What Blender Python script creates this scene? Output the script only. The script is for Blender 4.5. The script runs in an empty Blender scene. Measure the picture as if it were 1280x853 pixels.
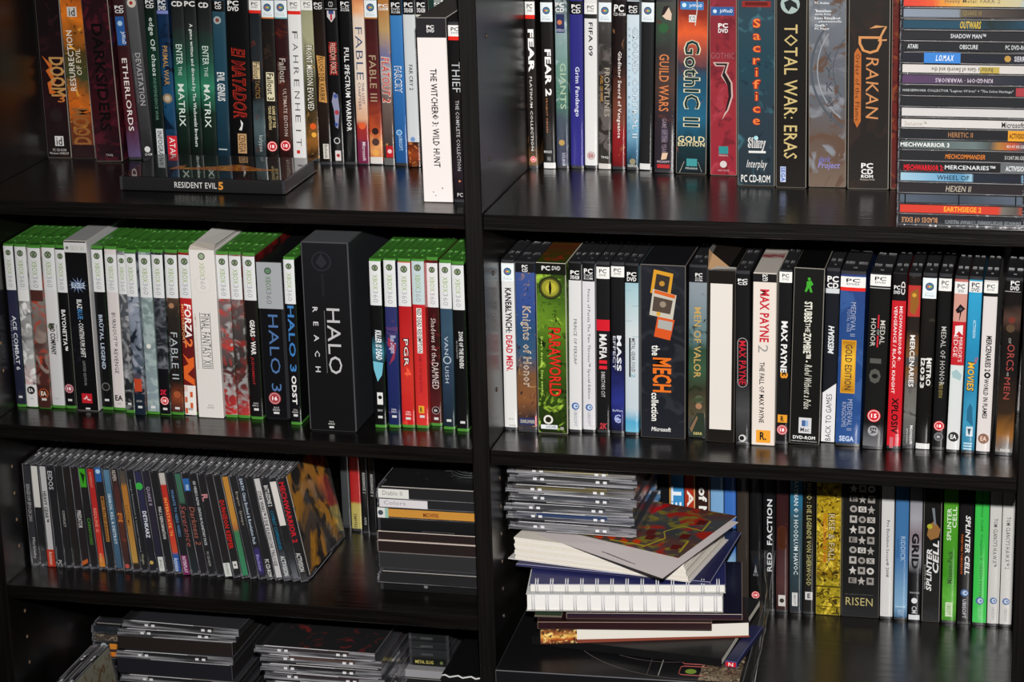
import bpy, math, random
from mathutils import Matrix, Vector
random.seed(7)
SC = bpy.context.scene
COL = SC.collection
# ------------------------------------------------------------------ camera, world, light
CAM = Vector((0.63413, -2.40504, 0.6121)); ROT = (1.27801, 0.02682, 0.23165); FPX = 3115.04
cd = bpy.data.cameras.new('camera'); cam = bpy.data.objects.new('camera', cd); COL.objects.link(cam)
cam.location = CAM; cam.rotation_euler = ROT
cd.sensor_width = 36.0; cd.lens = 36.0 * FPX / 1280.0; cd.clip_start = 0.05
SC.camera = cam
w = bpy.data.worlds.new('room'); SC.world = w; w.use_nodes = True
w.node_tree.nodes['Background'].inputs[0].default_value = (1.0, 0.95, 0.9, 1)
w.node_tree.nodes['Background'].inputs[1].default_value = 0.035
# the camera's flash: a small lamp a hand above the lens, aimed at the shelves
fl = bpy.data.lights.new('camera_flash', 'SPOT'); flo = bpy.data.objects.new('camera_flash', fl); COL.objects.link(flo)
flo.location = (0.66, -2.40, 0.80)
fl.energy = 385; fl.shadow_soft_size = 0.022; fl.spot_size = math.radians(45); fl.spot_blend = 1.0; fl.color = (1.0, 0.97, 0.93)
tgt = Vector((0.16, 0.0, -0.12))
flo.rotation_euler = (tgt - flo.location).to_track_quat('-Z', 'Y').to_euler()
SC.view_settings.view_transform = 'Standard'; SC.view_settings.look = 'None'
SC.view_settings.exposure = 0.0; SC.view_settings.gamma = 1.0; SC.view_settings.use_curve_mapping = False
SC.cycles.max_bounces = 8; SC.cycles.transparent_max_bounces = 24
SC.cycles.use_denoising = True

# ------------------------------------------------------------------ measuring: photo points to points on real planes
MR = Matrix.Rotation(ROT[2], 3, 'Z') @ Matrix.Rotation(ROT[1], 3, 'Y') @ Matrix.Rotation(ROT[0], 3, 'X')
def ray(u, v): return MR @ Vector(((u - 640) / FPX, -(v - 426.5) / FPX, -1.0))
def on_shelf(u, v, z):
    d = ray(u, v); t = (z - CAM.z) / d.z; p = CAM + d * t; return p
def at_depth(u, v, y):
    d = ray(u, v); t = (y - CAM.y) / d.y; return CAM + d * t
def proj(P):
    q = MR.transposed() @ (Vector(P) - CAM); return 640 + FPX * q.x / -q.z, 426.5 - FPX * q.y / -q.z

# ------------------------------------------------------------------ materials
def lin(h):
    c = [int(h[i:i + 2], 16) / 255 for i in (0, 2, 4)]
    l = [(x / 12.92 if x <= .04045 else ((x + .055) / 1.055) ** 2.4) for x in c]; k = .72 if max(l) < .05 else 1
    return tuple(x * k for x in l) + (1,)
MC = {}
def newmat(key):
    m = bpy.data.materials.new(key.replace(' ', '_')); m.use_nodes = True; MC[key] = m
    return m, m.node_tree, m.node_tree.nodes['Principled BSDF']
def flat(h, kind='paper'):
    key = kind + ' ' + h
    if key in MC: return MC[key]
    m, t, b = newmat(key); b.inputs['Base Color'].default_value = lin(h)
    fin(b, kind); return m
def fin(b, kind):
    r, coat, cr = {'paper': (.5, .12, .25), 'sleeve': (.38, .55, .14), 'box': (.45, .12, .18), 'plastic': (.33, .0, .2), 'matte': (.8, 0, .3), 'case': (.3, .2, .15)}[kind]
    b.inputs['Specular IOR Level'].default_value = .5 if kind in ('plastic', 'case') else .12
    b.inputs['Roughness'].default_value = r; b.inputs['Coat Weight'].default_value = coat; b.inputs['Coat Roughness'].default_value = cr
class A:
    """printed artwork: colour bands down the spine, warped and speckled by noise"""
    def __init__(s, stops, acc=None, sc=14, th=.56, warp=.12, acc2=None, detail=4): s.k = (tuple(stops), acc, sc, th, warp, acc2, detail)
def art(a, kind='sleeve'):
    key = kind + str(a.k)
    if key in MC: return MC[key]
    stops, acc, sc, th, warp, acc2, detail = a.k
    m = bpy.data.materials.new('printed_artwork'); m.use_nodes = True; MC[key] = m
    t = m.node_tree; N = t.nodes; L = t.links.new; b = N['Principled BSDF']
    uv = N.new('ShaderNodeUVMap'); sep = N.new('ShaderNodeSeparateXYZ'); L(uv.outputs[0], sep.inputs[0])
    at = N.new('ShaderNodeAttribute'); at.attribute_name = 'pmm'
    no = N.new('ShaderNodeTexNoise'); no.inputs['Scale'].default_value = sc * 4; no.inputs['Detail'].default_value = detail
    no.inputs['Distortion'].default_value = .8
    L(at.outputs['Vector'], no.inputs['Vector'])
    ad = N.new('ShaderNodeMath'); ad.operation = 'MULTIPLY_ADD'; L(no.outputs[0], ad.inputs[0]); ad.inputs[1].default_value = warp * 2
    s2 = N.new('ShaderNodeMath'); s2.operation = 'SUBTRACT'; L(sep.outputs[1], s2.inputs[0]); s2.inputs[1].default_value = warp
    L(s2.outputs[0], ad.inputs[2])
    cr = N.new('ShaderNodeValToRGB'); L(ad.outputs[0], cr.inputs[0])
    st = sorted(((1 - p, c) for p, c in stops)); e = cr.color_ramp.elements
    e[0].position = st[0][0]; e[0].color = lin(st[0][1]); e[1].position = st[-1][0]; e[1].color = lin(st[-1][1])
    for p, c in st[1:-1]:
        x = e.new(p); x.color = lin(c)
    out = cr.outputs[0]
    for i, c in enumerate((acc, acc2)):
        if not c: continue
        n2 = N.new('ShaderNodeTexNoise'); n2.inputs['Scale'].default_value = sc * (5 + 3 * i); n2.inputs['Detail'].default_value = detail
        n2.inputs['Distortion'].default_value = 1.5
        mp = N.new('ShaderNodeMapping'); mp.inputs['Location'].default_value = (3.1 + i * 7, 1.7, 5 + i); L(at.outputs['Vector'], mp.inputs[0]); L(mp.outputs[0], n2.inputs['Vector'])
        r2 = N.new('ShaderNodeValToRGB'); r2.color_ramp.elements[0].position = th; r2.color_ramp.elements[1].position = th + (.1 if detail > 1 else .2); L(n2.outputs[0], r2.inputs[0])
        mx = N.new('ShaderNodeMix'); mx.data_type = 'RGBA'; L(r2.outputs[0], mx.inputs[0]); L(out, mx.inputs[6]); mx.inputs[7].default_value = lin(c); out = mx.outputs[2]
    L(out, b.inputs['Base Color']); fin(b, kind); return m
def M(c, kind='sleeve'):
    if isinstance(c, A): return art(c, kind)
    if isinstance(c, bpy.types.Material): return c
    return flat(c, kind)
def wood(name, rough, tint, bump, sx, sz):
    m, t, b = newmat(name); N = t.nodes; L = t.links.new
    tc = N.new('ShaderNodeTexCoord'); mp = N.new('ShaderNodeMapping'); mp.inputs['Scale'].default_value = (sx, 34 if sx < 10 else 6, sz)
    L(tc.outputs['Object'], mp.inputs[0]); no = N.new('ShaderNodeTexNoise'); no.inputs['Scale'].default_value = 4; no.inputs['Detail'].default_value = 6; L(mp.outputs[0], no.inputs['Vector'])
    cr = N.new('ShaderNodeValToRGB'); cr.color_ramp.elements[0].color = lin(tint[0]); cr.color_ramp.elements[1].color = lin(tint[1])
    cr.color_ramp.elements[0].position = .35; cr.color_ramp.elements[1].position = .7
    L(no.outputs[0], cr.inputs[0]); L(cr.outputs[0], b.inputs['Base Color'])
    bu = N.new('ShaderNodeBump'); bu.inputs['Strength'].default_value = bump; bu.inputs['Distance'].default_value = .0006; L(no.outputs[0], bu.inputs['Height']); L(bu.outputs[0], b.inputs['Normal'])
    b.inputs['Roughness'].default_value = rough; b.inputs['Specular IOR Level'].default_value = .6
    return m
WOODH = wood('black_brown_laminate', .24, ('0c0a09', '1a1715'), .8, 2, 60)
WOODV = wood('black_brown_laminate_upright', .30, ('0d0b0a', '1b1817'), .25, 60, 2)
WORN = flat('8d867c', 'matte')
RAW = flat('b08a60', 'matte')
BLK = flat('3a3a3e', 'case'); GRN = flat('2f7a1c', 'case'); DGR = flat('242629', 'case')
m, t, b = newmat('green_case_plastic'); GRN = m
b.inputs['Base Color'].default_value = lin('458232'); b.inputs['Roughness'].default_value = .28; b.inputs['Subsurface Weight'].default_value = .0
def clear(name, tint, gl=.10, rough=.12, dif=.012, bump=.25):
    m = bpy.data.materials.new(name); m.use_nodes = True; t = m.node_tree; N = t.nodes; L = t.links.new
    N.remove(N['Principled BSDF']); o = N['Material Output']
    tr = N.new('ShaderNodeBsdfTransparent'); tr.inputs[0].default_value = lin(tint)
    g = N.new('ShaderNodeBsdfGlossy'); g.inputs[0].default_value = (1, 1, 1, 1); g.inputs['Roughness'].default_value = rough
    lw = N.new('ShaderNodeLayerWeight'); lw.inputs[0].default_value = .5
    pw = N.new('ShaderNodeMath'); pw.operation = 'POWER'; L(lw.outputs['Facing'], pw.inputs[0]); pw.inputs[1].default_value = 4.0
    fr = N.new('ShaderNodeMath'); fr.operation = 'MULTIPLY_ADD'; L(pw.outputs[0], fr.inputs[0]); fr.inputs[1].default_value = .6; fr.inputs[2].default_value = .035
    ma = N.new('ShaderNodeMath'); ma.operation = 'ADD'; L(fr.outputs[0], ma.inputs[0]); ma.inputs[1].default_value = gl
    tcn = N.new('ShaderNodeTexCoord'); no = N.new('ShaderNodeTexNoise'); no.inputs['Scale'].default_value = 90; no.inputs['Detail'].default_value = 3; L(tcn.outputs['Object'], no.inputs['Vector'])
    bu = N.new('ShaderNodeBump'); bu.inputs['Strength'].default_value = bump; bu.inputs['Distance'].default_value = .001; L(no.outputs[0], bu.inputs['Height']); L(bu.outputs[0], g.inputs['Normal'])
    mx = N.new('ShaderNodeMixShader'); L(ma.outputs[0], mx.inputs[0]); L(tr.outputs[0], mx.inputs[1]); L(g.outputs[0], mx.inputs[2])
    d = N.new('ShaderNodeBsdfDiffuse'); d.inputs[0].default_value = (.55, .55, .58, 1); m2 = N.new('ShaderNodeMixShader'); m2.inputs[0].default_value = dif
    if dif > .05:  # pale streaks mixed into the colour, imitating highlights on glassy edges
        at = N.new('ShaderNodeAttribute'); at.attribute_name = 'pmm'; mp = N.new('ShaderNodeMapping'); mp.inputs['Scale'].default_value = (420, 16, 16); L(at.outputs['Vector'], mp.inputs[0])
        n3 = N.new('ShaderNodeTexNoise'); n3.inputs['Scale'].default_value = 1.0; n3.inputs['Detail'].default_value = 2; L(mp.outputs[0], n3.inputs['Vector'])
        mr_ = N.new('ShaderNodeMapRange'); mr_.inputs[1].default_value = .42; mr_.inputs[2].default_value = .72; mr_.inputs[3].default_value = dif * .3; mr_.inputs[4].default_value = dif * 3.2; L(n3.outputs[0], mr_.inputs[0]); L(mr_.outputs[0], m2.inputs[0])
    L(mx.outputs[0], m2.inputs[1]); L(d.outputs[0], m2.inputs[2]); L(m2.outputs[0], o.inputs[0]); MC[name] = m; return m
CLEAR = clear('clear_polystyrene', 'fcfcfe', .0, .06)
RIM = clear('clear_polystyrene_edge', 'e4e4e8', .10, .10, .16, .9)
WRAP = clear('clear_wrap', 'fafafa', .03, .1)

GLINT = flat('dcdce0', 'plastic')  # pale opaque colour that stands in for highlights on the clear cases
# ------------------------------------------------------------------ mesh helpers
class B:
    """collects faces with materials, coordinates in metres, a uv (spine fraction) and a print coordinate"""
    def __init__(s): s.v = []; s.f = []; s.m = []; s.uv = []; s.ms = []; s.sm = []
    def mi(s, mat):
        if mat not in s.ms: s.ms.append(mat)
        return s.ms.index(mat)
    def face(s, pts, mat, uvs=None, smooth=False):
        n = len(s.v); s.v += [tuple(p) for p in pts]; s.f.append(tuple(range(n, n + len(pts)))); s.m.append(s.mi(mat)); s.sm.append(smooth)
        s.uv.append(uvs if uvs else [(0.5, 0.5)] * len(pts))
    def mesh(s, vs, fs, mat, uvs=None, smooth=False):
        n = len(s.v); s.v += [tuple(p) for p in vs]; k = s.mi(mat)
        for f in fs:
            s.f.append(tuple(n + i for i in f)); s.m.append(k); s.sm.append(smooth); s.uv.append([uvs[i] for i in f] if uvs else [(0.5, 0.5)] * len(f))
    def box(s, a, b, mat, ch=0, em=None):
        x0, y0, z0 = a; x1, y1, z1 = b
        if ch <= 0:
            vs = [(x, y, z) for z in (z0, z1) for y in (y0, y1) for x in (x0, x1)]
            fs = [(0, 2, 3, 1), (4, 5, 7, 6), (0, 1, 5, 4), (2, 6, 7, 3), (0, 4, 6, 2), (1, 3, 7, 5)]
            uv = [((x - x0) / max(x1 - x0, 1e-6), (z - z0) / max(z1 - z0, 1e-6)) for x, y, z in vs]
            s.mesh(vs, fs, mat, uv); return
        em = em or mat; lo = (x0, y0, z0); hi = (x1, y1, z1)
        def P(sx, sy, sz, ax):   # corner point inset along every axis but ax
            q = []
            for i, sg in enumerate((sx, sy, sz)):
                base = hi[i] if sg else lo[i]
                q.append(base if i == ax else base + (-ch if sg else ch))
            return tuple(q)
        def uvf(p): return ((p[0] - x0) / (x1 - x0), (p[2] - z0) / (z1 - z0))
        def quad(pts, mt, nrm):
            e1 = Vector(pts[1]) - Vector(pts[0]); e2 = Vector(pts[2]) - Vector(pts[0])
            if e1.cross(e2).dot(Vector(nrm)) < 0: pts = pts[::-1]
            s.face(pts, mt, [uvf(p) for p in pts])
        for ax in range(3):
            o = [i for i in range(3) if i != ax]
            for sg in (0, 1):
                c = []
                for a_, b_ in ((0, 0), (1, 0), (1, 1), (0, 1)):
                    k = [0, 0, 0]; k[ax] = sg; k[o[0]] = a_; k[o[1]] = b_; c.append(P(*k, ax))
                nr = [0, 0, 0]; nr[ax] = 1 if sg else -1; quad(c, mat, nr)
        for ax in range(3):
            o = [i for i in range(3) if i != ax]
            for a_ in (0, 1):
                for b_ in (0, 1):
                    k0 = [0, 0, 0]; k0[o[0]] = a_; k0[o[1]] = b_; k1 = list(k0); k1[ax] = 1
                    pts = [P(*k0, o[0]), P(*k0, o[1]), P(*k1, o[1]), P(*k1, o[0])]
                    nr = [0, 0, 0]; nr[o[0]] = 1 if a_ else -1; nr[o[1]] = 1 if b_ else -1; quad(pts, em, nr)
        for k in [(a_, b_, c_) for a_ in (0, 1) for b_ in (0, 1) for c_ in (0, 1)]:
            quad([P(*k, 0), P(*k, 1), P(*k, 2)], em, [1 if q else -1 for q in k])
    def tube(s, pts, r, mat, n=6, closed=False):
        vs = []; P = [Vector(p) for p in pts]; k = len(P)
        for i, p in enumerate(P):
            d = (P[(i + 1) % k] - P[i - 1]) if closed else (P[min(i + 1, k - 1)] - P[max(i - 1, 0)])
            d.normalize(); a = d.orthogonal().normalized(); c = d.cross(a)
            if i and (a.dot(pa) < 0): pass
            if i:
                a = (pa - d * pa.dot(d)).normalized(); c = d.cross(a)
            pa = a
            vs += [p + (a * math.cos(2 * math.pi * j / n) + c * math.sin(2 * math.pi * j / n)) * r for j in range(n)]
        fs = []
        for i in range(k if closed else k - 1):
            for j in range(n):
                i2 = (i + 1) % k; fs.append((i * n + j, i * n + (j + 1) % n, i2 * n + (j + 1) % n, i2 * n + j))
        if not closed: fs += [tuple(range(n))[::-1], tuple((k - 1) * n + j for j in range(n))]
        s.mesh(vs, fs, mat, smooth=True)
    def build(s, name, parent=None, **props):
        me = bpy.data.meshes.new(name); me.from_pydata(s.v, [], s.f)
        for mt in s.ms: me.materials.append(mt)
        me.polygons.foreach_set('material_index', s.m); me.polygons.foreach_set('use_smooth', s.sm)
        ul = me.uv_layers.new(name='UVMap'); ul.data.foreach_set('uv', [c for f in s.uv for u in f for c in u])
        at = me.attributes.new('pmm', 'FLOAT_VECTOR', 'POINT'); off = random.uniform(0, 50)
        at.data.foreach_set('vector', [c for p in s.v for c in (p[0] + off, p[1], p[2])])
        me.update(); o = bpy.data.objects.new(name, me); COL.objects.link(o)
        if parent is not None: o.parent = parent
        for k, v in props.items(): o[k] = v
        return o
TC = {}
def glyphs(txt, bold, sh):
    k = (txt, bold, sh)
    if k in TC: return TC[k]
    c = bpy.data.curves.new('t', 'FONT'); c.body = txt; c.resolution_u = 2 if len(txt) < 14 else 1; c.offset = bold * .6; c.shear = sh; c.space_character = 1.06
    o = bpy.data.objects.new('t', c); me = bpy.data.meshes.new_from_object(o)
    vs = [(v.co.x, v.co.y) for v in me.vertices]; fs = [tuple(p.vertices) for p in me.polygons]
    x0 = min(v[0] for v in vs); x1 = max(v[0] for v in vs); y0 = min(v[1] for v in vs); y1 = max(v[1] for v in vs)
    if len(txt) == 1 and x1 - x0 < .4 * (y1 - y0): cx = (x0 + x1) / 2; x0 = cx - .35 * (y1 - y0); x1 = cx + .35 * (y1 - y0)
    r = ([((x - x0) / (x1 - x0 + 1e-9), (y - y0) / (y1 - y0 + 1e-9)) for x, y in vs], fs)
    bpy.data.objects.remove(o); bpy.data.curves.remove(c); bpy.data.meshes.remove(me); TC[k] = r; return r

# ------------------------------------------------------------------ printed elements, positions as photo rows inside the current crop
K = dict(ox=0, oy=0, s=1.0)
def C(ox, oy, s): K.update(ox=ox, oy=oy, s=s)
def X(x): return K['ox'] + x / K['s']
def Y(y): return K['oy'] + y / K['s']
def T(s, y0, y1, uc=.5, uh=.55, col='ffffff', d=-1, b=.015, sh=0, role='title_lettering'): return [('T', s, Y(y0), Y(y1), uc, uh, col, d, b, sh, role)]
def H(s, y0, y1, u0=.15, u1=.85, col='ffffff', b=.02, sh=0, role='publisher_mark'): return [('H', s, Y(y0), Y(y1), u0, u1, col, b, sh, role)]
def R(y0, y1, u0, u1, col, role='cover_picture'): return [('R', Y(y0), Y(y1), u0, u1, col, role)]
def O(y, uc, d, col, role='publisher_mark', n=20): return [('O', Y(y), uc, d, col, role, n)]
def G(pts, col, role='cover_picture'): return [('G', [(u, Y(y)) for u, y in pts], col, role)]
PL = 'platform_label'
def pcw(y0, y1, red=0, sub='DVD', ru='d8281e', bg='e4e4e2'):
    h = y1 - y0; r = R(y0, y1, 0, 1, bg, PL) + H('PC', y0 + .18 * h, y0 + .52 * h, .22, .78, '1a1a1a', .03, 0, PL) + H(sub, y0 + .6 * h, y0 + .78 * h, .25, .75, '2a2a2a', .01, 0, PL)
    if red: r += R(y1, y1 + red, 0, 1, ru, PL)
    return r
def pcb(y0, y1, sub='DVD', sub2=None, u0=.15, u1=.85):
    h = y1 - y0
    if sub2: return H('PC', y0, y0 + .45 * h, u0, u1, 'e8e8e8', .04, 0, PL) + H(sub, y0 + .5 * h, y0 + .74 * h, u0, u1, 'c8c8c8', .02, 0, PL) + H(sub2, y0 + .78 * h, y1, u0, u1, 'c8c8c8', .02, 0, PL)
    return H('PC', y0, y0 + .47 * h, u0, u1, 'e8e8e8', .05, 0, PL) + H(sub, y0 + .55 * h, y1, u0, u1, 'e0e0e0', .05, 0, PL)
def orb(y, d, uc=.5):
    return O(y, uc, d, '39424c', PL) + O(y, uc, d * .8, '4a6f9c', PL) + O(y - 0, uc - d * .13, d * .34, 'c0563a', PL, 8) + O(y, uc + d * .17, d * .32, '7ba04a', PL, 8) + O(y + .1, uc, d * .22, 'd8c25a', PL, 8)
def win(y0, y1, stripe=None):
    h = y1 - y0; r = R(y0, y1, 0, 1, 'dfe8ec', PL) + orb(y0 + .42 * h, .62) + H('Games for', y0 + .70 * h, y0 + .76 * h, .2, .8, '8a98a4', 0, 0, PL) + H('Windows', y0 + .80 * h, y0 + .90 * h, .15, .85, '7a8894', 0, 0, PL)
    if stripe: r += R(y1, y1 + .08 * h, 0, 1, stripe, PL)
    return r
def x360(y0, y1, bg='d4d6d8'):
    h = y1 - y0
    return R(y0, y1, 0, 1, bg, PL) + O(y0 + .15 * h, .5, .56, '4c5546', PL) + O(y0 + .15 * h, .5, .40, '8a9a7c', PL) + G([(.36, y0 + .10 * h), (.42, y0 + .09 * h), (.64, y0 + .2 * h), (.58, y0 + .21 * h)], '3c4a34', PL) + G([(.58, y0 + .09 * h), (.64, y0 + .10 * h), (.42, y0 + .21 * h), (.36, y0 + .2 * h)], '3c4a34', PL) \
        + T('XBOX', y0 + .30 * h, y0 + .64 * h, .5, .42, '8ba35c', -1, .0, 0, PL) + T('360', y0 + .66 * h, y0 + .93 * h, .5, .42, '9c9ea2', -1, -.005, 0, PL)
def badge(y, d, txt='18', uc=.5, rim='e8dada', fill='c8202a'):
    rr = 'rating_badge'
    return O(y, uc, d, fill, rr) + O(y, uc, d * .88, rim, rr) + O(y, uc, d * .74, fill, rr) + [('HB', txt, Y(y), uc, d * .40, 'ffffff', rr)]
def ea(y, d, col='1a1a1a', fg='e8e8e8', uc=.5): return O(y, uc, d, col) + [('HB', 'EA', Y(y), uc, d * .55, fg, 'publisher_mark')]
def ubi(y, d, y0, y1, col='8a8f9a', uc=.5): return O(y, uc, d, '3e5f96') + O(y, uc + .04, d * .66, 'b8c8de') + O(y, uc + .08, d * .3, '5a78a8') + T('UBISOFT', y0, y1, uc, .26, col, role='publisher_mark')

def lay(spec, geo):
    """elements -> one child mesh per role. geo: W,H metres, bulge, vmap(photo y)->fraction up the spine"""
    W, Hh, bul, vm = geo['W'], geo['H'], geo['bul'], geo['vm']
    roles = {}; k = 0
    def pos(u, v, e):
        v = max(.001, min(.999, v)); return (u * W, -(bul * (1 - (2 * u - 1) ** 4)) - e, v * Hh)
    for el in spec:
        k += 1; e = (.00024 if geo['bul'] > .0002 else .00012) + .00003 * k; ty = el[0]
        rl = el[-2] if ty == 'O' else el[-1]; bm = roles.setdefault(rl, B())
        kd = geo['kind']
        if ty in ('T', 'H', 'HB'): e += .00007
        flatp = lambda p: (p[0], -bul - e, p[2])
        if ty == 'T':
            _, s, y0, y1, uc, uh, col, d, b, sh, _r = el; vs, fs = glyphs(s, b, sh); v0, v1 = vm(y0), vm(y1)
            if d < 0: pts = [pos(uc + (y - .5) * uh, v0 + (v1 - v0) * x, e) for x, y in vs]
            else: pts = [pos(uc - (y - .5) * uh, v1 + (v0 - v1) * x, e) for x, y in vs]
            if geo.get('flip') : pass
            bm.mesh(pts, fs, M(col, kd))
        elif ty == 'H':
            _, s, y0, y1, u0, u1, col, b, sh, _r = el; vs, fs = glyphs(s, b, sh); v0, v1 = vm(y0), vm(y1)
            bm.mesh([pos(u0 + (u1 - u0) * x, v1 + (v0 - v1) * y, e) for x, y in vs], fs, M(col, kd))
        elif ty == 'HB':
            _, s, y, uc, uw, col, _r = el; vs, fs = glyphs(s, .03, 0); v = vm(y); hh = uw * W * .8 / Hh
            bm.mesh([pos(uc + (x - .5) * uw, v + (q - .5) * hh, e) for x, q in vs], fs, M(col, kd))
        elif ty == 'R':
            _, y0, y1, u0, u1, col, _r = el; v0, v1 = vm(y0), vm(y1); n = max(1, int((u1 - u0) * 8)) if bul else 1; vs = []; uv = []
            for i in range(n + 1):
                u = u0 + (u1 - u0) * i / n; vs += [pos(u, v1, e), pos(u, v0, e)]; uv += [(u, 0), (u, 1)]
            bm.mesh(vs, [(2 * i, 2 * i + 2, 2 * i + 3, 2 * i + 1) for i in range(n)], M(col, kd), uv, bul > 0)
        elif ty == 'O':
            _, y, uc, d, col, _r, n = el; v = vm(y)
            pts = [pos(min(.99, max(.01, uc + d / 2 * math.cos(2 * math.pi * i / n))), v + d / 2 * W / Hh * math.sin(2 * math.pi * i / n), e) for i in range(n)]
            bm.face([flatp(p) for p in pts], M(col, kd))
        elif ty == 'G':
            pts = [flatp(pos(u, vm(y), e)) for u, y in el[1]]
            if (Vector(pts[1]) - Vector(pts[0])).cross(Vector(pts[2]) - Vector(pts[0])).y > 0: pts = pts[::-1]
            bm.face(pts, M(el[2], kd))
    return roles

# ------------------------------------------------------------------ the kinds of case
TILT = [0]
def root(name, loc, rot, label, cat, group=None):
    o = bpy.data.objects.new(name, None); COL.objects.link(o); o.empty_display_size = .02
    o.location = loc; o.rotation_euler = rot; o['label'] = label; o['category'] = cat
    if group: o['group'] = group
    return o
def insert_mesh(W, Hh, D, z0, z1, base, bul, kd):
    """the printed sheet: a slightly bowed spine and both flanks"""
    b = B(); mt = M(base, kd); n = 10; m0 = .00002; vs = []; uv = []
    for i in range(n + 1):
        u = i / n
        for z in (z0, z1): vs.append((m0 + (W - 2 * m0) * u, -bul * (1 - (2 * u - 1) ** 4), z)); uv.append((u, z / Hh))
    b.mesh(vs, [(2 * i, 2 * i + 2, 2 * i + 3, 2 * i + 1) for i in range(n)], mt, uv, True)
    for x in (-.0001 + m0, W - m0 + .0001):
        q = [(x, 0, z0), (x, D * .93, z0), (x, D * .93, z1), (x, 0, z1)]
        if x > W / 2: q = q[::1]
        else: q = q[::-1]
        b.face(q, mt, [(p[1] / D, p[2] / Hh) for p in q])
    return b
def dvd_case(W, Hh, D, base, els, vm, green=False, rt=None, bul=.0007):
    pl = GRN if green else BLK; e = .0034
    b = B(); t = .0013
    b.box((.0001, .0016, 0), (t, D, Hh), pl, .0004); b.box((W - t, .0016, 0), (W - .0001, D, Hh), pl, .0004)       # covers
    b.box((t, .0006, .0002), (W - t, .012, Hh - .0002), pl)                                            # spine block
    b.box((t, .012, .0026), (W - t, D - .003, Hh - .0022), pl)                                         # tray, a little lower than the covers
    b.box((W * .42, .02, Hh - .0022), (W * .58, D - .006, Hh - .0006), pl)
    b.box((t, D - .05, Hh - .0022), (W - t, D - .035, Hh - .0008), pl)
    b.box((t, D * .3, Hh - .0022), (W - t, D * .3 + .012, Hh - .0008), pl)
    n = 8; vs = []
    for i in range(n + 1):
        u = i / n; y = .0004 - bul * .95 * (1 - (2 * u - 1) ** 4)
        vs += [(.0002 + (W - .0004) * u, y, 0), (.0002 + (W - .0004) * u, y, Hh)]
    b.mesh(vs, [(2 * i, 2 * i + 2, 2 * i + 3, 2 * i + 1) for i in range(n)], pl, None, True)
    for z, f in ((0, 1), (Hh, -1)):
        pts = [(W * i / n, .0004 - bul * .95 * (1 - (2 * i / n - 1) ** 4), z) for i in range(n + 1)] + [(W, .0008, z), (0, .0008, z)]
        b.face(pts if f < 0 else pts[::-1], pl)
    b.build('case_shell', rt)
    ins = insert_mesh(W, Hh, D, e, Hh - e, base, bul + .00012, 'sleeve').build('spine_insert', rt)
    for rl, bm in lay(els, dict(W=W, H=Hh, bul=bul + .00012, vm=vm, kind='sleeve')).items(): bm.build(rl, ins)
def card_box(W, Hh, D, base, els, vm, rt=None, ch=.0007, edge=None, flank=None, top=None):
    b = B(); fb = M(base, 'box'); b.box((0, 0, 0), (W, D, Hh), M(flank or base, 'box'), ch, edge or WORN)
    b.build('box_body', rt)
    f = B(); g = ch
    f.mesh([(g, -.00006, g), (W - g, -.00006, g), (W - g, -.00006, Hh - g), (g, -.00006, Hh - g)], [(0, 1, 2, 3)], fb, [(0, 0), (1, 0), (1, 1), (0, 1)])
    ins = f.build('spine_panel', rt)
    if top:
        f = B(); f.mesh([(g, g, Hh + .00006), (W - g, g, Hh + .00006), (W - g, D - g, Hh + .00006), (g, D - g, Hh + .00006)], [(0, 1, 2, 3)], M(top, 'box'), [(0, 0), (1, 0), (1, 1), (0, 1)]); f.build('top_panel', rt)
    for rl, bm in lay(els, dict(W=W, H=Hh, bul=0, vm=vm, kind='box')).items(): bm.build(rl, ins)
JW, JL, JD = .0104, .1245, .142
def jewel_case(base, els, rt, tray='16171a', cover='3a3c40', booklet='b8b4ac', vm=None, W=JW):
    """upright frame: x thickness, z length of the spine, y depth"""
    b = B(); t = .0011
    b.box((.0018, .010, .002), (W * .72, JD - .002, JL - .002), M(tray, 'plastic')); b.build('disc_tray', rt)
    f = B(); f.box((.0012, .0012, .003), (W - .0014, .0018, JL - .003), M(base, 'sleeve')); ins = f.build('spine_insert', rt)
    k = B(); k.box((W * .76, .012, .003), (W * .84, JD - .001, JL - .003), M(booklet, 'paper')); k.face([(W * .845, .012, .003), (W * .845, JD - .001, .003), (W * .845, JD - .001, JL - .003), (W * .845, .012, JL - .003)], M(cover, 'sleeve'), [(0, 0), (1, 0), (1, 1), (0, 1)]); k.build('booklet', rt)
    c = B()
    c.box((0, 0, 0), (t, JD, JL), CLEAR)                                                    # back plate
    c.box((W - t, .009, 0), (W, JD, JL), CLEAR)                                             # lid
    c.box((t, 0, .0004), (W, .0010, JL - .0004), CLEAR)                                     # spine wall
    for z in (0, JL - t):
        c.box((t, 0, z), (W * .45, JD, z + t), RIM); c.box((W * .5, .009, z), (W - t, .034, z + t), RIM); c.box((W * .5, JD - .03, z), (W - t, JD, z + t), RIM)
        c.box((W * .2, .002, z - .0001), (W * .85, .0085, z + t + .0001), RIM)
        for y in (.028, .036, JD - .045, JD - .037): c.box((W * .35, y, z - .0001 if z == 0 else z + t * .3), (W * .6, y + .004, z + t * .7 if z == 0 else z + t + .0001), GLINT)  # pale tabs, painted highlights on the end walls
    c.box((t, JD - t, 0), (W, JD, JL), CLEAR)
    for z in (-.00012, JL): c.box((W - .0011, .012, z), (W - .0006, JD * .62, z + .00012), GLINT); c.box((.0004, JD * .3, z), (.0008, JD - .004, z + .00012), GLINT)  # thin pale strips, highlights painted along the long edges
    c.box((0, -.0001, 0), (.0005, .0006, JL), RIM)
    c.build('clear_shell', rt)
    if els:
        for rl, bm in lay(els, dict(W=W, H=JL, bul=-.0000, vm=vm or (lambda v: 1 - v), kind='sleeve')).items():
            o = bm.build(rl, ins)

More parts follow.
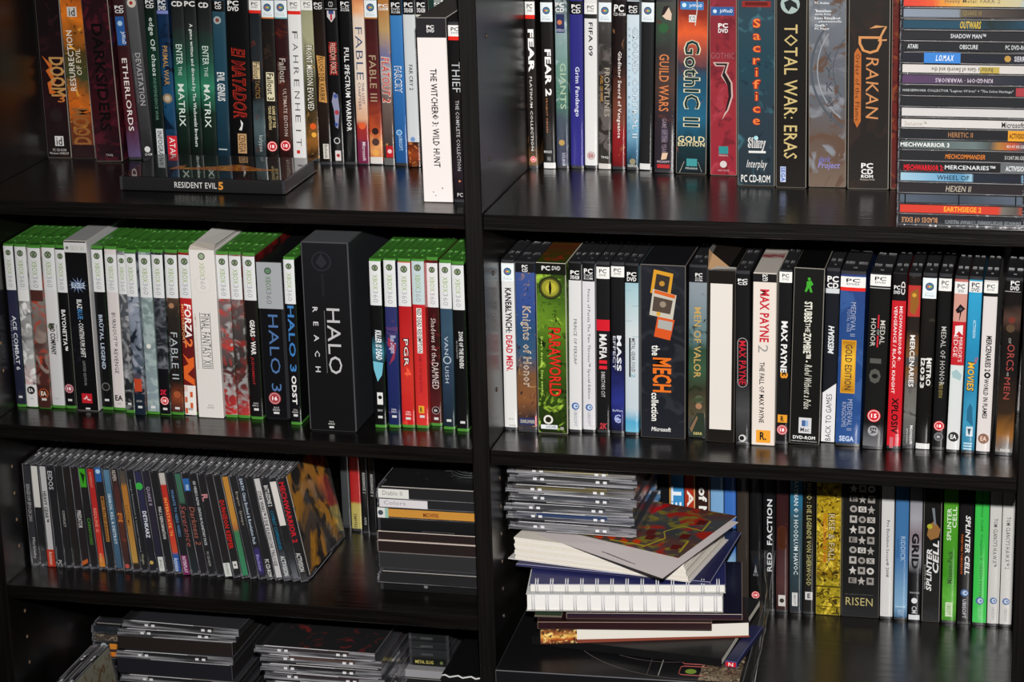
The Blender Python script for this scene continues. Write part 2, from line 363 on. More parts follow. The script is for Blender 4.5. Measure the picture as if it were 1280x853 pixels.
# ------------------------------------------------------------------ the bookcase
XL, XR, DW, TH = -.5486, .56507, .01838, .01621
Z1, Z2, Z3, Z2R, Z3R, Z4, ZT, ZB = 0.0, -.25595, -.44744, -.25595, -.512, -.715, .272, -1.05
BD = .43; BW = .022
bc = root('bookcase', (0, 0, ZB), (0, 0, 0), 'black-brown laminate bookcase with two bays divided by one upright', 'bookcase')
bz = Matrix.Translation((0, 0, -ZB))
def panel(name, a, b_, mat, ch=.0008, **p):
    bb = B(); bb.box(a, b_, mat, ch); bb.v = [(x, y, z - ZB) for x, y, z in bb.v]; return bb.build(name, bc, **p)
pl_ = panel('side_panel', (XL - BW, 0, ZB), (XL, BD, .62), WOODV)
pr_ = panel('side_panel', (XR, 0, ZB), (XR + BW, BD, .62), WOODV)
pd_ = panel('divider_panel', (0, 0, ZB + .016), (DW, BD - .006, .60), WOODV)
panel('back_panel', (XL, BD - .006, ZB + .016), (XR, BD, .60), WOODV, 0)
panel('top_panel', (XL, 0, .604), (XR, BD, .62), WOODH)
panel('bottom_panel', (XL, 0, ZB), (XR, BD, ZB + .016), WOODH)
for z in (ZT, Z1, Z2, Z3, Z4): panel('shelf', (XL + .0006, .001, z - TH), (-.0006, BD - .006, z), WOODH)
for z in (ZT, Z1, Z2R, Z3R): panel('shelf', (DW + .0006, .001, z - TH), (XR - .0006, BD - .006, z), WOODH)
def pegs(panel_ob, x, nx, y, zs):
    for z in zs:
        b = B(); n = 10; r = .0024
        b.face([(x + nx * .0003, y + r * math.cos(2 * math.pi * i / n), z - ZB + r * math.sin(2 * math.pi * i / n)) for i in (range(n) if nx > 0 else range(n - 1, -1, -1))], RAW)
        ring = B(); b.tube([(x + nx * .0004, y + r * math.cos(2 * math.pi * i / n), z - ZB + r * math.sin(2 * math.pi * i / n)) for i in range(n)], .0004, BLK, 4, True)
        b.build('peg_hole', panel_ob)
pegs(pl_, XL, 1, .04, [Z3 + .032 * k for k in (1, 2, 3, 4)] + [Z3 - .048 - .032 * k for k in range(0, 6)] + [Z2 + .05 + .032 * k for k in range(5)])
pegs(pd_, DW, 1, .04, [Z2 + .055, Z2 + .183, .05, .178] + [Z2R - .045 - .032 * k for k in range(6)])
pegs(pr_, XR, -1, .04, [Z3R + .12, Z3R + .152])
# the room around it
fb_ = B(); fb_.box((-3, -4, ZB - .05), (3, .5, ZB), flat('4a4038', 'matte')); fb_.build('floor', kind='structure')
fb_ = B(); fb_.box((-3, .5, ZB), (3, .55, 1.5), flat('8a8378', 'matte')); fb_.build('wall_back', kind='structure')

# ------------------------------------------------------------------ placing the rows
ROWS = []; CUR = {}
def ROW(name, z, group, cat='game case'): CUR.update(name=name, z=z, group=group, cat=cat, items=[])
LABELS = {}; REP = []
def place(kind, xb0, xb1, yb, xt, yt, base, els, look, H_=None, D_=None, yd=None, **kw):
    """one standing case: bottom corners and one point up its left edge, read in the current crop"""
    z = CUR['z']; p0 = on_shelf(X(xb0), Y(yb), z); yy = p0.y if yd is None else yd
    p0 = at_depth(X(xb0), Y(yb), yy); p1 = at_depth(X(xb1), Y(yb), yy)
    q = at_depth(X(xt), Y(yt), yy); a = math.atan2(q.x - p0.x, q.z - z)
    if abs(a) < math.radians(.25): a = 0
    W = (p1.x - p0.x) * math.cos(a) - .0003
    Hh = H_ if H_ else (.190 if kind in 'DX' else (JL if kind == 'J' else (q.z - z) / math.cos(a)))
    D = D_ or {'D': .136, 'X': .136, 'B': .135, 'J': JD}[kind]
    loc = Vector((p0.x, yy, z + .0002 + (W * math.sin(a) if a > 0 else 0)))
    yb_ = proj(loc)[1]; top = loc + Vector((math.sin(a) * Hh, 0, math.cos(a) * Hh)); yt_ = proj(top)[1]
    vm = lambda y: (yb_ - y) / (yb_ - yt_)
    CUR['items'].append(dict(kind=kind, loc=loc, a=a, W=W, H=Hh, D=D, base=base, els=els, look=look, vm=vm, kw=kw))
def short(l): return l.split(' with ')[0].split(',')[0]
CAT = {'D': ('game_case', 'game case'), 'X': ('game_case', 'game case'), 'B': ('game_box', 'game box'), 'J': ('jewel_case', 'jewel case')}
def flush():
    it = CUR['items']; n = len(it)
    lo, hi = (XL + .0004, -.0006) if it[0]['loc'].x < -.01 else (DW + .0006, XR - .0006)
    for d in it:
        if d['loc'].x < lo: ex = lo - d['loc'].x; d['loc'].x = lo; d['W'] -= min(ex, .002)
        if d['a'] < 0: d['a'] = max(d['a'], math.atan((lo - d['loc'].x) / d['H']))
        if d['a'] > 0: d['a'] = min(d['a'], max(0, math.atan((hi - d['loc'].x - d['W']) / d['H'])))
    # neighbours may touch but not cross
    for _ in range(10):
        for i in range(n - 1):
            a, b = it[i], it[i + 1]
            if max(a['loc'].y, b['loc'].y) > min(a['loc'].y + a['D'], b['loc'].y + b['D']) - .001: continue
            for hz in (0, min(a['H'], b['H'])):
                ra = a['loc'].x + a['W'] / math.cos(a['a']) + hz * math.tan(a['a']); lb = b['loc'].x + hz * math.tan(b['a'])
                if ra > lb - .00025:
                    ex = ra - lb + .0003
                    if hz == 0: a['W'] -= ex * .5; b['loc'].x += ex * .5; b['W'] -= ex * .5
                    else:
                        m_ = ex * .35 / hz; a['a'] = math.atan(math.tan(a['a']) - m_); b['a'] = math.atan(math.tan(b['a']) + m_); a['W'] -= ex * .2
        for d in it:
            d['a'] = max(d['a'], math.atan((lo - d['loc'].x) / d['H'])) if d['a'] < 0 else d['a']
            r_ = hi - d['loc'].x - d['W']
            if d['a'] > 0: d['a'] = min(d['a'], max(0, math.atan(r_ / d['H'])))
    for d in it: d['loc'].z = CUR['z'] + .0003 + max(0, math.sin(d['a'])) * d['W']
    for i, d in enumerate(it):
        nb = f", right of the {short(it[i-1]['look'])}" if i else ', at the left end'
        lab = f"{d['look']}{nb}"
        if len((lab + ', ' + CUR['name']).split()) <= 16: lab += ', ' + CUR['name']
        if len(lab.split()) > 16: print('LONG', lab)
        if lab in LABELS: print('DUP', lab)
        LABELS[lab] = 1
        nm, cat = CAT[d['kind']]
        rt = root(nm, d['loc'], (0, d['a'], 0), lab, cat, CUR['group'] if d['kind'] != 'B' else None)
        if d['kind'] in 'DX': dvd_case(d['W'], d['H'], d['D'], d['base'], d['els'], d['vm'], d['kind'] == 'X', rt)
        elif d['kind'] == 'B': card_box(d['W'], d['H'], d['D'], d['base'], d['els'], d['vm'], rt, **d['kw'])
        else: jewel_case(d['base'], d['els'], rt, W=d['W'], **d['kw'])
        d['root'] = rt; REP.append((CUR['name'], i, d['kind'], *[round(v * 1000, 1) for v in (d['loc'].x, d['loc'].y, d['loc'].x + d['W'], d['W'], d['H'])], round(math.degrees(d['a']), 2), short(d['look'])))
        if d['kw'].get('after'): d['kw']['after'](rt, d)

# ================================================================== top left shelf
ROW('top left shelf', Z1, 'game cases standing on the top left shelf')
C(0, 0, 2.942)
place('B', 176, 267, 581, 120, 0, A([(0, '1e1216'), (.3, '1a1014'), (.7, '2a1418'), (1, '160e12')], '30181c', 10), T('DOOM', 205, 350, .68, .62, 'b98a52', b=.05) + G([(.1, 200), (.5, 235), (.42, 262), (.62, 290), (.40, 315), (.62, 335), (.5, 345), (.3, 340), (.25, 300), (.42, 290), (.22, 255), (.38, 245)], 'c8662a', 'title_lettering') + H('3', 345, 372, .62, .92, 'c07038', role='title_lettering') + O(420, .5, .5, '2c2024') + R(498, 535, .36, .72, 'cfcfcf', 'publisher_mark') + H('id', 502, 532, .42, .66, '202020') + H('PC CD-ROM', 545, 555, .25, .8, 'b8b4b0') + H('Windows 98/ME/XP', 558, 567, .1, .9, 'b8b4b0'), 'dark maroon box with orange jagged logo', H_=.232, D_=.16)
place('B', 269, 352, 584, 215, 0, A([(0, '4a2a22'), (.15, '8a3a18'), (.3, 'e07820'), (.45, '4a3a1a'), (.6, '3a4226'), (.72, 'c8641c'), (.85, '6a3018'), (1, '30181a')], 'f0a83a', 9, .6, .1, '2a2214'), T('RESURRECTION', 108, 330, .30, .26, 'e0d8cc', 1) + T('OF EVIL', 175, 272, .62, .22, 'd8c8b0', 1) + T('DOOM', 395, 530, .5, .8, '8a5a30', 1, .05) + R(22, 58, .3, .72, 'd0ccc8', 'publisher_mark') + H('id', 26, 55, .38, .64, '202020') + R(532, 582, 0, 1, '2c161a'), 'fiery orange box with pale upward lettering', H_=.232, D_=.16)
place('B', 354, 462, 595, 308, 0, A([(0, '2a141c'), (.5, '2c1018'), (.7, '3a1018'), (1, '1e1018')], '481420', 8, .5), T('DARKSIDERS', 85, 480, .5, .42, '0c080a', b=.04) + H('THQ', 566, 575, .4, .66, 'a8a0a0'), 'dark maroon box with black lettering', H_=.215, D_=.14)
C(140, 120, 4.571)
kk = A([(0, '3a2026'), (.3, '3c1e22'), (.75, '4a1a20'), (1, '5a4a70')], None)
place('D', 92, 168, 366, 40, -50, kk, [], 'maroon case with blue publisher label and white lettering')
CUR['items'][-1]['els'] = (C(0, 0, 2.942), R(60, 165, .1, .8, '2a5a9c', 'publisher_mark') + O(85, .45, .4, 'a8c8e4') + T('JoWooD', 115, 160, .6, .4, 'e0e8f0', role='publisher_mark') + T('ETHERLORDS', 212, 480, .5, .42, 'e4dcd8') + pcb(20, 48, 'CD'))[1]
C(180, 0, 3.282)
place('D', -5, 44, 662, -78, 0, A([(0, '5a5a5c'), (.4, '48484a'), (1, '2a2a2e')]), O(12, .55, .75, 'd0c8bc') + O(12, .5, .3, 'a03028') + T('DEVASTATION', 215, 430, .6, .45, 'a8a8aa') + T('RESISTANCE BREEDS WITHIN', 218, 420, .22, .14, '78787a') + O(612, .55, .5, 'd8d8d8') + H('CD-ROM', 628, 638, .3, .9, 'd0d0d0'), 'grey case with round red emblem and grey lettering')
place('D', 45, 95, 662, 0, 20, A([(0, '101414'), (.4, '123a2c'), (.7, '10201c'), (1, '0e1012')], None, warp=.03), pcb(0, 32, 'CD') + T('edge OF chaos', 70, 308, .5, .5, 'c8d4d0') + T('INDEPENDENCE WAR', 315, 490, .5, .26, '5a8070') + R(525, 690, .3, .9, 'c4c8cc', 'publisher_mark') + T('INFOGRAMES', 535, 680, .6, .4, '2c3034', role='publisher_mark'), 'black and green case with wide white lettering')
place('D', 96, 143, 662, 52, 60, A([(0, '142a4c'), (.3, '0e2a48'), (.6, '1c4a6c'), (1, '10203c')], '0a1c34', 10), pcb(0, 40, 'DVD') + R(42, 55, 0, 1, '7a86c0', PL) + T('PRIMAL WAR', 185, 345, .5, .45, 'b08850') + O(400, .45, .85, '8a7860') + O(400, .45, .5, 'b8a890') + R(555, 660, .15, 1, 'c42430', 'publisher_mark') + T('ATARI', 562, 655, .6, .5, 'f0e0e0', role='publisher_mark'), 'blue case with round bronze seal and red label')
mg = A([(0, '161a1a'), (.2, '2a2e2e'), (.4, '1e4a3c'), (.55, '2e7a5e'), (.7, '163024'), (1, '101414')], None, warp=.05)
place('D', 144, 195, 662, 112, 60, mg, H('CD', 3, 25, .05, .95, 'e0e0e0', .06, role=PL) + T('ENTER', 178, 260, .5, .5, 'c8d8d0') + T('THE', 268, 305, .5, .3, 'b0c4ba') + T('MATRIX', 340, 515, .5, .5, 'd0dcd4'), 'black case with green glow and serif lettering')
place('D', 197, 245, 662, 165, 60, mg, H('PC', 3, 25, .05, .95, 'e0e0e0', .06, role=PL) + T('A game written and directed by The Wachowski Brothers', 95, 600, .5, .36, 'd4dcd8', b=.03), 'black case with one long white sentence down a green glow')
place('D', 247, 303, 662, 222, 60, mg, H('CD', 8, 30, .05, .8, 'e0e0e0', .06, role=PL) + T('ENTER', 185, 262, .45, .45, 'c8d8d0') + T('THE', 270, 310, .45, .27, 'b0c4ba') + T('MATRIX', 343, 520, .45, .45, 'd0dcd4'), 'second black case with green glow and serif lettering')
place('D', 305, 357, 662, 280, 60, A([(0, '2a4a5a'), (.5, '1c3e50'), (1, '16303e')]), R(0, 45, 0, 1, '141416', PL) + pcb(5, 35, 'CD', u0=.25, u1=.75) + O(80, .4, .6, '9aa4a4') + O(80, .4, .3, '7a3a30') + T('EVIL GENIUS', 292, 410, .5, .62, 'd8dcdc', b=.04) + R(608, 613, .1, .8, 'b0b8bc', 'publisher_mark'), 'petrol blue case with narrow white lettering')
place('D', 358, 452, 662, 340, 60, '0c0c0d', pcb(0, 42, 'DVD', u0=.1, u1=.6) + T('El MATADOR', 190, 480, .5, .62, 'b03020', b=.06, sh=.2) + T('El MATADOR', 190, 480, .5, .56, '501010', b=.01, sh=.2) + G([(.5, 485), (.62, 500), (.55, 530), (.42, 528), (.53, 510)], 'd8d8d8') + R(543, 625, .35, .75, 'b49068', 'publisher_mark') + T('CENEGA', 548, 620, .55, .3, '50341c', role='publisher_mark'), 'broad black case with red slanted lettering')
place('D', 456, 504, 662, 428, 60, A([(0, '1c2226'), (.4, '2c3034'), (.6, '1a1a1c'), (.8, '4a5a60'), (1, '141618')], '5a2a20', 12, .62), pcw(0, 40, 12) + R(250, 320, .15, .75, 'c8b48c', 'title_lettering') + T('Fallout', 252, 318, .45, .5, '1c1814', role='title_lettering') + T('TACTICS', 325, 400, .5, .4, '8a6a3a') + T('kalypso', 552, 620, .6, .45, 'a0a8a8', role='publisher_mark'), 'dark case with red striped white band and tan plate')
place('D', 506, 557, 662, 483, 70, A([(0, '181818'), (.5, '26201c'), (1, '121212')], '3a2c24', 12), win(0, 68, 'c8763a') + R(292, 410, .2, .85, 'd8d0b0', 'title_lettering') + T('Fallout 3', 296, 406, .52, .52, '181410', b=.03) + T('GAME OF THE', 430, 520, .72, .24, 'c8b888', b=.03) + T('YEAR EDITION', 430, 528, .4, .24, 'c8b888', b=.03) + badge(598, .85), 'black case with cream plate and red round rating')
place('D', 560, 612, 662, 537, 70, A([(0, '3a1a1c'), (.4, '30161a'), (.7, '4a2820'), (1, '241012')], '5a2418', 10, .6), win(0, 68, '7ab8c0') + T('Fallout', 235, 335, .5, .5, 'a8a098', b=.03) + T('NEW VEGAS', 250, 340, .2, .16, '887868') + T('ULTIMATE EDITION', 360, 555, .6, .3, 'b8a8a0') + badge(595, .85), 'dark red case with pale lettering and red round rating')
place('D', 615, 669, 662, 590, 60, 'dcdcdc', pcw(0, 43, 14) + sum([T(c, 125 + i * 49, 155 + i * 49, .5, .4, '4c4c50', b=-.01) for i, c in enumerate('FAHRENHEIT')], []) + R(614, 628, .3, .55, 'c03028', 'publisher_mark'), 'white case with spaced grey letters and red stripe')
place('D', 671, 722, 662, 645, 60, A([(0, '8a8c70'), (.25, 'a0a080'), (.5, '4a4a34'), (.72, '3a3422'), (.85, '8a5a28'), (1, '1c1814')], 'c89848', 14, .66), pcw(0, 40) + T('FRONT MISSION EVOLVED', 180, 452, .5, .66, '141414', b=.06) + T('FRONT MISSION EVOLVED', 182, 450, .5, .5, 'e8e4d8', b=.01) + O(515, .6, .5, 'd85a20', 'cover_picture') + O(550, .65, .4, 'e8a840', 'cover_picture'), 'olive case with outlined white lettering and flames')
C(380, 0, 2.942)
place('D', 60, 103, 606, 32, 60, A([(0, '18130f'), (.5, '30201a'), (1, '161210')]), pcb(8, 33, 'CD') + G([(.15, 200), (.9, 205), (.8, 290), (.9, 375), (.2, 370), (.3, 290)], 'c08c4c', 'title_lettering') + T('FLUCH DER KARIBIK', 206, 368, .52, .44, '30200f', b=.02) + R(527, 583, .35, .85, 'c8c4bc', 'publisher_mark') + T('Bethesda', 530, 580, .6, .25, '504c48', role='publisher_mark'), 'brown case with tan parchment plate')
place('D', 106, 149, 606, 80, 60, '121214', H('CD', 5, 24, .3, .7, 'b8b8b8', role=PL) + R(30, 33, 0, 1, 'a0a0a0', PL) + G([(.15, 38), (.85, 38), (.85, 60), (.5, 80), (.15, 60)], 'c8c0c4') + R(38, 50, .15, .85, '3a4a7c') + R(50, 72, .42, .58, 'b03038') + T('FREEDOM FORCE', 152, 272, .5, .72, 'a02c28', b=.07) + T('FREEDOM FORCE', 156, 266, .5, .45, 'd8b8a8', b=0) + G([(.4, 335), (.75, 345), (.85, 400), (.65, 470), (.45, 465), (.35, 400), (.2, 370)], '8a8ca8') + O(350, .55, .35, '405090', 'cover_picture') + O(410, .6, .4, 'a04048', 'cover_picture') + O(455, .5, .3, '304c8a', 'cover_picture') + O(515, .5, .55, 'c0c0c0') + O(515, .5, .4, '141414') + R(552, 590, .3, .8, 'd0c8c8', 'publisher_mark') + O(570, .55, .3, 'a03030'), 'black case with shield emblem and small blue figure')
place('D', 152, 196, 606, 130, 60, '101012', pcb(5, 40, 'CD', 'ROM') + T('FULL SPECTRUM WARRIOR', 172, 480, .5, .42, 'e0e0e0', b=.03), 'plain black case with bold white lettering')
place('D', 200, 243, 606, 178, 30, A([(0, 'b8683c'), (.08, 'e0a070'), (.14, 'd8c8b8'), (.55, 'dccabc'), (.72, 'd0a080'), (.78, '9a2c24'), (.86, '8a2430'), (1, '40101c')], 'e8b890', 12, .66, .04), T('FABLE', 98, 290, .5, .6, '3c4c6c', b=-.01) + T('THE LOST', 300, 380, .7, .22, '4c4c5c') + T('CHAPTERS', 300, 400, .38, .22, '4c4c5c') + O(460, .5, .6, 'd85a30', 'cover_picture') + R(515, 600, 0, 1, '6a2040', 'publisher_mark') + T('Microsoft', 520, 590, .6, .3, 'e0d0d8', role='publisher_mark'), 'cream and orange case with slate serif lettering')
place('D', 246, 292, 606, 222, 60, A([(0, '301418'), (.35, '4a1c1c'), (.6, '5a1a20'), (.8, 'b04a28'), (.9, 'd89860'), (1, 'a02818')]), win(0, 62, 'b87838') + T('FABLE III', 200, 370, .5, .55, 'a08a70') + O(480, .5, .55, '3c2424', 'cover_picture') + O(520, .5, .6, '4a3430', 'cover_picture') + O(560, .5, .5, 'e0a050', 'cover_picture') + R(576, 601, 0, 1, 'd0ccc8', PL), 'wine red case with small figure at the foot')
place('D', 296, 336, 608, 272, 60, A([(0, 'a86a30'), (.2, 'b09060'), (.35, '6a6a90'), (.45, 'a8a4a8'), (.6, '6a5a54'), (1, '2a2020')], 'c88840', 12, .62, .05), pcb(14, 37, 'CD-ROM', u0=.05, u1=.95) + T('FLATOUT 2', 205, 375, .5, .8, 'd8c8c0', b=.08, sh=.15) + T('FLATOUT 2', 208, 372, .5, .7, 'b82820', b=.02, sh=.15) + R(535, 578, .25, .9, 'b01c24', 'publisher_mark') + O(555, .58, .4, 'e0c0c0') + R(580, 606, 0, 1, '606060', 'publisher_mark'), 'orange grey case with slanted red lettering')
place('D', 339, 383, 610, 318, 60, A([(0, '3c7cb8'), (.5, '2c68a8'), (1, '1e4c84')], None, warp=.02), R(-4, 55, 0, 1, '141416', PL) + pcb(8, 48, 'DVD', 'ROM') + T('FARCRY', 240, 338, .5, .62, 'd8e4f0', b=.06) + T('FARCRY', 242, 336, .5, .46, '1c3c64', b=.0) + O(485, .4, .5, '9cc0e0') + O(485, .4, .35, '4c88c0') + T('UBISOFT', 498, 552, .5, .3, 'a8c8e4', role='publisher_mark'), 'bright blue case with outlined white lettering')
place('D', 386, 430, 615, 365, 60, 'c8ccd0', R(-4, 52, 0, 1, '161618', PL) + pcb(8, 45, 'DVD-ROM') + T('FAR CRY 2', 235, 328, .5, .32, '38383c', b=.02) + O(510, .45, .4, '7090c0') + R(520, 615, 0, 1, A([(0, '201414'), (.5, '8a3c1c'), (1, '30140c')], 'c87840', 20)) + T('DEAD SPACE', 595, 612, .5, .4, 'a06030'), 'silver grey case with small dark lettering')
place('D', 432, 474, 616, 411, 60, '1a1a1c', R(-4, 52, 0, 1, '161618', PL) + pcb(8, 45, 'DVD-ROM') + R(52, 60, 0, 1, 'c8c8c0'), 'half hidden black case')
place('B', 477, 590, 616, 456, 60, A([(0, '1c3c34'), (.5, '203c34'), (1, '16241e')], '8c9488', 12, .6), T('SPLINTER', -30, 22, .35, .3, 'e0e4e0', b=.05) + R(-40, 30, .62, .98, '8c8e8a'), 'dark green box with pale lettering', H_=.2)
place('B', 441, 550, 744, 411, 66, 'e4dcdb', R(66, 137, 0, 1, '2c2a2e', PL) + pcb(92, 118, 'DVD', u0=.35, u1=.6) + T('THE WITCHER® 3: WILD HUNT', 250, 612, .52, .24, '1c1a1c', b=.03) + O(705, .35, .04, '605850') + O(718, .42, .04, '605850') + O(690, .66, .05, '706860'), 'thick white box with black top band', D_=.145, flank='3a3838', top='5c5856', edge=flat('cfc8c4', 'matte'))
place('D', 551, 602, 745, 530, 95, A([(0, '141214'), (.6, '1c1818'), (.85, '2a2028'), (1, '121012')]), pcw(92, 132, 14) + T('THIEF', 225, 335, .5, .6, 'b8bcc0', b=-.005) + T('THE COMPLETE COLLECTION', 365, 625, .5, .26, 'a8a8ac') + O(664, .5, .16, 'c87860', 'cover_picture') + H('PC', 708, 722, .3, .7, 'c8c8c8'), 'black case with thin pale lettering half behind the upright')
flush()

# ================================================================== top right shelf
ROW('top right shelf', Z1, 'game cases standing on the top right shelf')
C(600, 0, 2.942)
place('D', 166, 208, 620, 151, 20, A([(0, '1c1a1a'), (.5, '2a2422'), (.85, '1c1614'), (1, '7a5838')], 'a87038', 14, .68), pcw(5, 53, 14) + T('FEAR', 105, 262, .55, .6, 'ececec', b=.07) + T('PLATINUM COLLECTION', 278, 552, .45, .26, 'd0ccc8', b=.02) + badge(584, .66), 'black case with red striped white band and rust foot')
place('D', 236, 280, 620, 222, 20, A([(0, '1e1e20'), (.5, '221c1a'), (1, '141416')]), win(8, 78) + T('FEAR 2', 178, 350, .55, .52, 'ececec', b=.06) + T('PROJECT ORIGIN', 358, 485, .35, .18, 'b0764c') + H('MONOLITH', 552, 561, .05, .7, 'e0e0e0') + H('WB', 575, 590, .3, .6, '909090') + R(597, 618, 0, 1, 'd8d8d8', PL), 'black case with coloured orb band and white foot')
place('D', 284, 328, 620, 275, 20, A([(0, '3a3c40'), (.2, '8aa0a4'), (.4, '6a8c84'), (.6, '4a7064'), (.7, '44505c'), (1, '34344c')], 'a8bcc0', 9, .6), pcb(8, 43, 'CD', u0=.05, u1=.8) + R(50, 118, .1, .8, '2c3058', 'publisher_mark') + O(80, .4, .4, 'c07850') + H('INTERPLAY', 104, 114, .12, .78, 'c0c0d8') + T('GIANTS', 228, 398, .62, .5, '9cb49c', b=.03) + T('CITIZEN KABUTO', 232, 396, .22, .25, '5f8a74') + O(522, .45, .5, 'b09050', 'cover_picture') + T('DIGITAL MAYHEM', 560, 608, .6, .3, 'b8bcd0', role='publisher_mark'), 'green grey case with misty artwork')
place('D', 336, 383, 620, 330, 20, A([(0, '2c2c78'), (.5, '2a2878'), (1, '302c80')], None, warp=.02), R(3, 51, 0, 1, '18181c', PL) + pcb(15, 47, 'CD') + T('Grim Fandango', 242, 425, .52, .42, 'd8dcec', b=.02), 'violet blue case with white lettering')
place('D', 387, 433, 620, 384, 20, 'd8d8d8', pcw(12, 50) + T('FIFA 09', 80, 202, .5, .34, '2c2c2e', b=.03) + ea(570, .7, 'c0b0b0', 'a03038') + R(50, 66, 0, 1, '2a2a2c', PL), 'white case with short black lettering')
place('D', 437, 483, 622, 437, 20, A([(0, '4a4848'), (.3, '3c3836'), (.5, '2c2824'), (1, '3c3632')], '5c5654', 12, .5), win(8, 78) + T('FRONTLINES', 245, 425, .68, .42, '9c9488', b=.03) + T('FUEL OF WAR', 275, 370, .25, .22, 'b8883c') + H('THQ', 572, 582, .2, .8, 'd8d8d8') + R(600, 620, 0, 1, 'c8c4c0', PL), 'stony grey case with outlined lettering')
place('D', 487, 535, 624, 490, 20, A([(0, '1c1414'), (.4, '201414'), (.65, '6a3a2c'), (.8, '8a1c20'), (1, '500c10')], 'c08858', 10, .66), H('PC', 15, 42, .05, .85, 'e4e4e4', .05, .1, PL) + H('CD-ROM', 45, 56, .05, .95, 'd0d0d0', role=PL) + T('Gladiator Sword of Vengeance', 185, 505, .5, .36, 'e4dcd8', b=.02), 'dark case with white script and red foot')
place('D', 540, 585, 626, 541, 20, A([(0, 'c8d4dc'), (.6, 'b4ccdc'), (.75, '78a8c4'), (.9, '38607c'), (1, '20303c')], None, warp=.05), R(4, 52, 0, 1, '18181a', PL) + pcb(20, 46, 'CD') + T('GROUND CONTROL II', 95, 505, .68, .5, '5c6c78', b=.05) + T('GROUND CONTROL II', 97, 503, .68, .42, 'dce8f0', b=-.01) + sum([T(c, 100 + i * 25, 110 + i * 25, .2, .16, '687888') for i, c in enumerate('OPERATION EXODUS') if c != ' '], []) + O(592, .5, .5, '8a8468') + H('SIERRA', 603, 613, .1, .9, 'c8c8c0'), 'pale blue case with outlined lettering')
place('D', 588, 634, 626, 595, 20, '222224', win(8, 78) + R(600, 622, 0, .85, 'd4d4d4', PL), 'blank charcoal case with coloured orb band')
place('D', 641, 713, 636, 648, 20, A([(0, '4a4644'), (.15, '38483c'), (.3, '3c3a3a'), (.5, '443430'), (.7, '342c34'), (1, '302a34')], '54302a', 7, .6), G([(.3, 55), (.45, 30), (.65, 25), (.8, 48), (.78, 72), (.5, 68)], 'd8c0ac') + G([(.25, 58), (.4, 22), (.68, 18), (.6, 30), (.42, 52)], '30242a') + O(100, .4, .5, '2f5a38', 'cover_picture') + T('GUILD WARS', 195, 405, .45, .5, 'c87848', b=.02) + R(470, 515, .35, .7, '504858') + T('GAME OF THE YEAR', 430, 560, .5, .25, '8a7888') + G([(.4, 560), (.7, 558), (.62, 582), (.35, 585)], 'd8b89c', 'publisher_mark') + H('NCSOFT', 588, 596, .15, .8, 'd0c0c8') + R(602, 616, .15, .8, 'b02c30', 'publisher_mark'), 'thick dusky case with pale face and orange lettering')
C(820, 0, 2.94)
place('B', 73, 185, 640, 79, 20, A([(0, '2a2430'), (.12, '8a2c1c'), (.22, 'd8582c'), (.4, '3a3440'), (.5, '184a64'), (.7, '1c5a78'), (.85, '14343c'), (1, '10181c')], 'c84820', 8, .66, .08, '0c2c40'), R(4, 33, .1, .85, '3a78b4', 'publisher_mark') + O(17, .22, .14, 'c8e0f0') + H('JoWooD', 12, 26, .38, .8, 'e4ecf4') + R(52, 78, .38, .6, 'd8d8d8', PL) + H('PC CD', 56, 74, .4, .58, '202020', role=PL) + T('GothIC II', 142, 462, .5, .56, 'd8d0b0', b=.06) + T('GothIC II', 144, 460, .5, .48, '12383c', b=.02) + H('GOLD', 496, 518, .06, .94, 'e0d0a0', .02, role='title_lettering') + H('EDITION', 518, 534, .06, .94, 'e0d0a0', .02, role='title_lettering') + G([(.62, -10), (.65, -10), (.66, 30), (.60, 90), (.57, 90), (.63, 30)], 'c8c0b8') + G([(.27, 590), (.28, 592), (.13, 634), (.115, 632)], '9c968e') + G([(.73, 592), (.735, 590), (.86, 628), (.85, 630)], '9c968e') + R(580, 608, .35, .7, '3c8c90', 'publisher_mark') + H('PIRANHA', 612, 620, .32, .72, 'b0b8b8'), 'orange and teal box with creased front', H_=.2)
place('B', 199, 298, 645, 197, 20, A([(0, '7c2834'), (.3, '84242e'), (.55, '902832'), (1, '8a2030')], '9c3440', 6, .55, .05, '6c1c28'), R(24, 55, .05, .9, '2c5c98', 'publisher_mark') + O(40, .2, .14, 'c8d8ec') + H('JoWooD', 32, 48, .38, .85, 'e4ecf4') + pcb(83, 118, 'DVD', u0=.32, u1=.68) + H('GOTHIC', 190, 212, .05, .92, '8a5a60', .0, role='title_lettering') + G([(.12, 225), (.72, 225), (.62, 262), (.84, 300), (.86, 350), (.7, 400), (.44, 438), (.62, 395), (.72, 350), (.66, 310), (.42, 275), (.55, 240), (.22, 240)], 'c0a8a0', 'title_lettering') + G([(.2, 229), (.66, 229), (.56, 262), (.78, 300), (.8, 350), (.64, 400), (.56, 410), (.7, 350), (.66, 310), (.46, 272), (.58, 236), (.26, 236)], '241418', 'title_lettering') + R(535, 563, .33, .68, '2c8488', 'publisher_mark') + H('PIRANHA', 566, 572, .33, .68, 'c0b0b0') + O(602, .5, .26, 'c8c0c0') + H('DEEP SILVER', 622, 628, .3, .72, 'a89898'), 'crimson box with large black numeral', H_=.2)
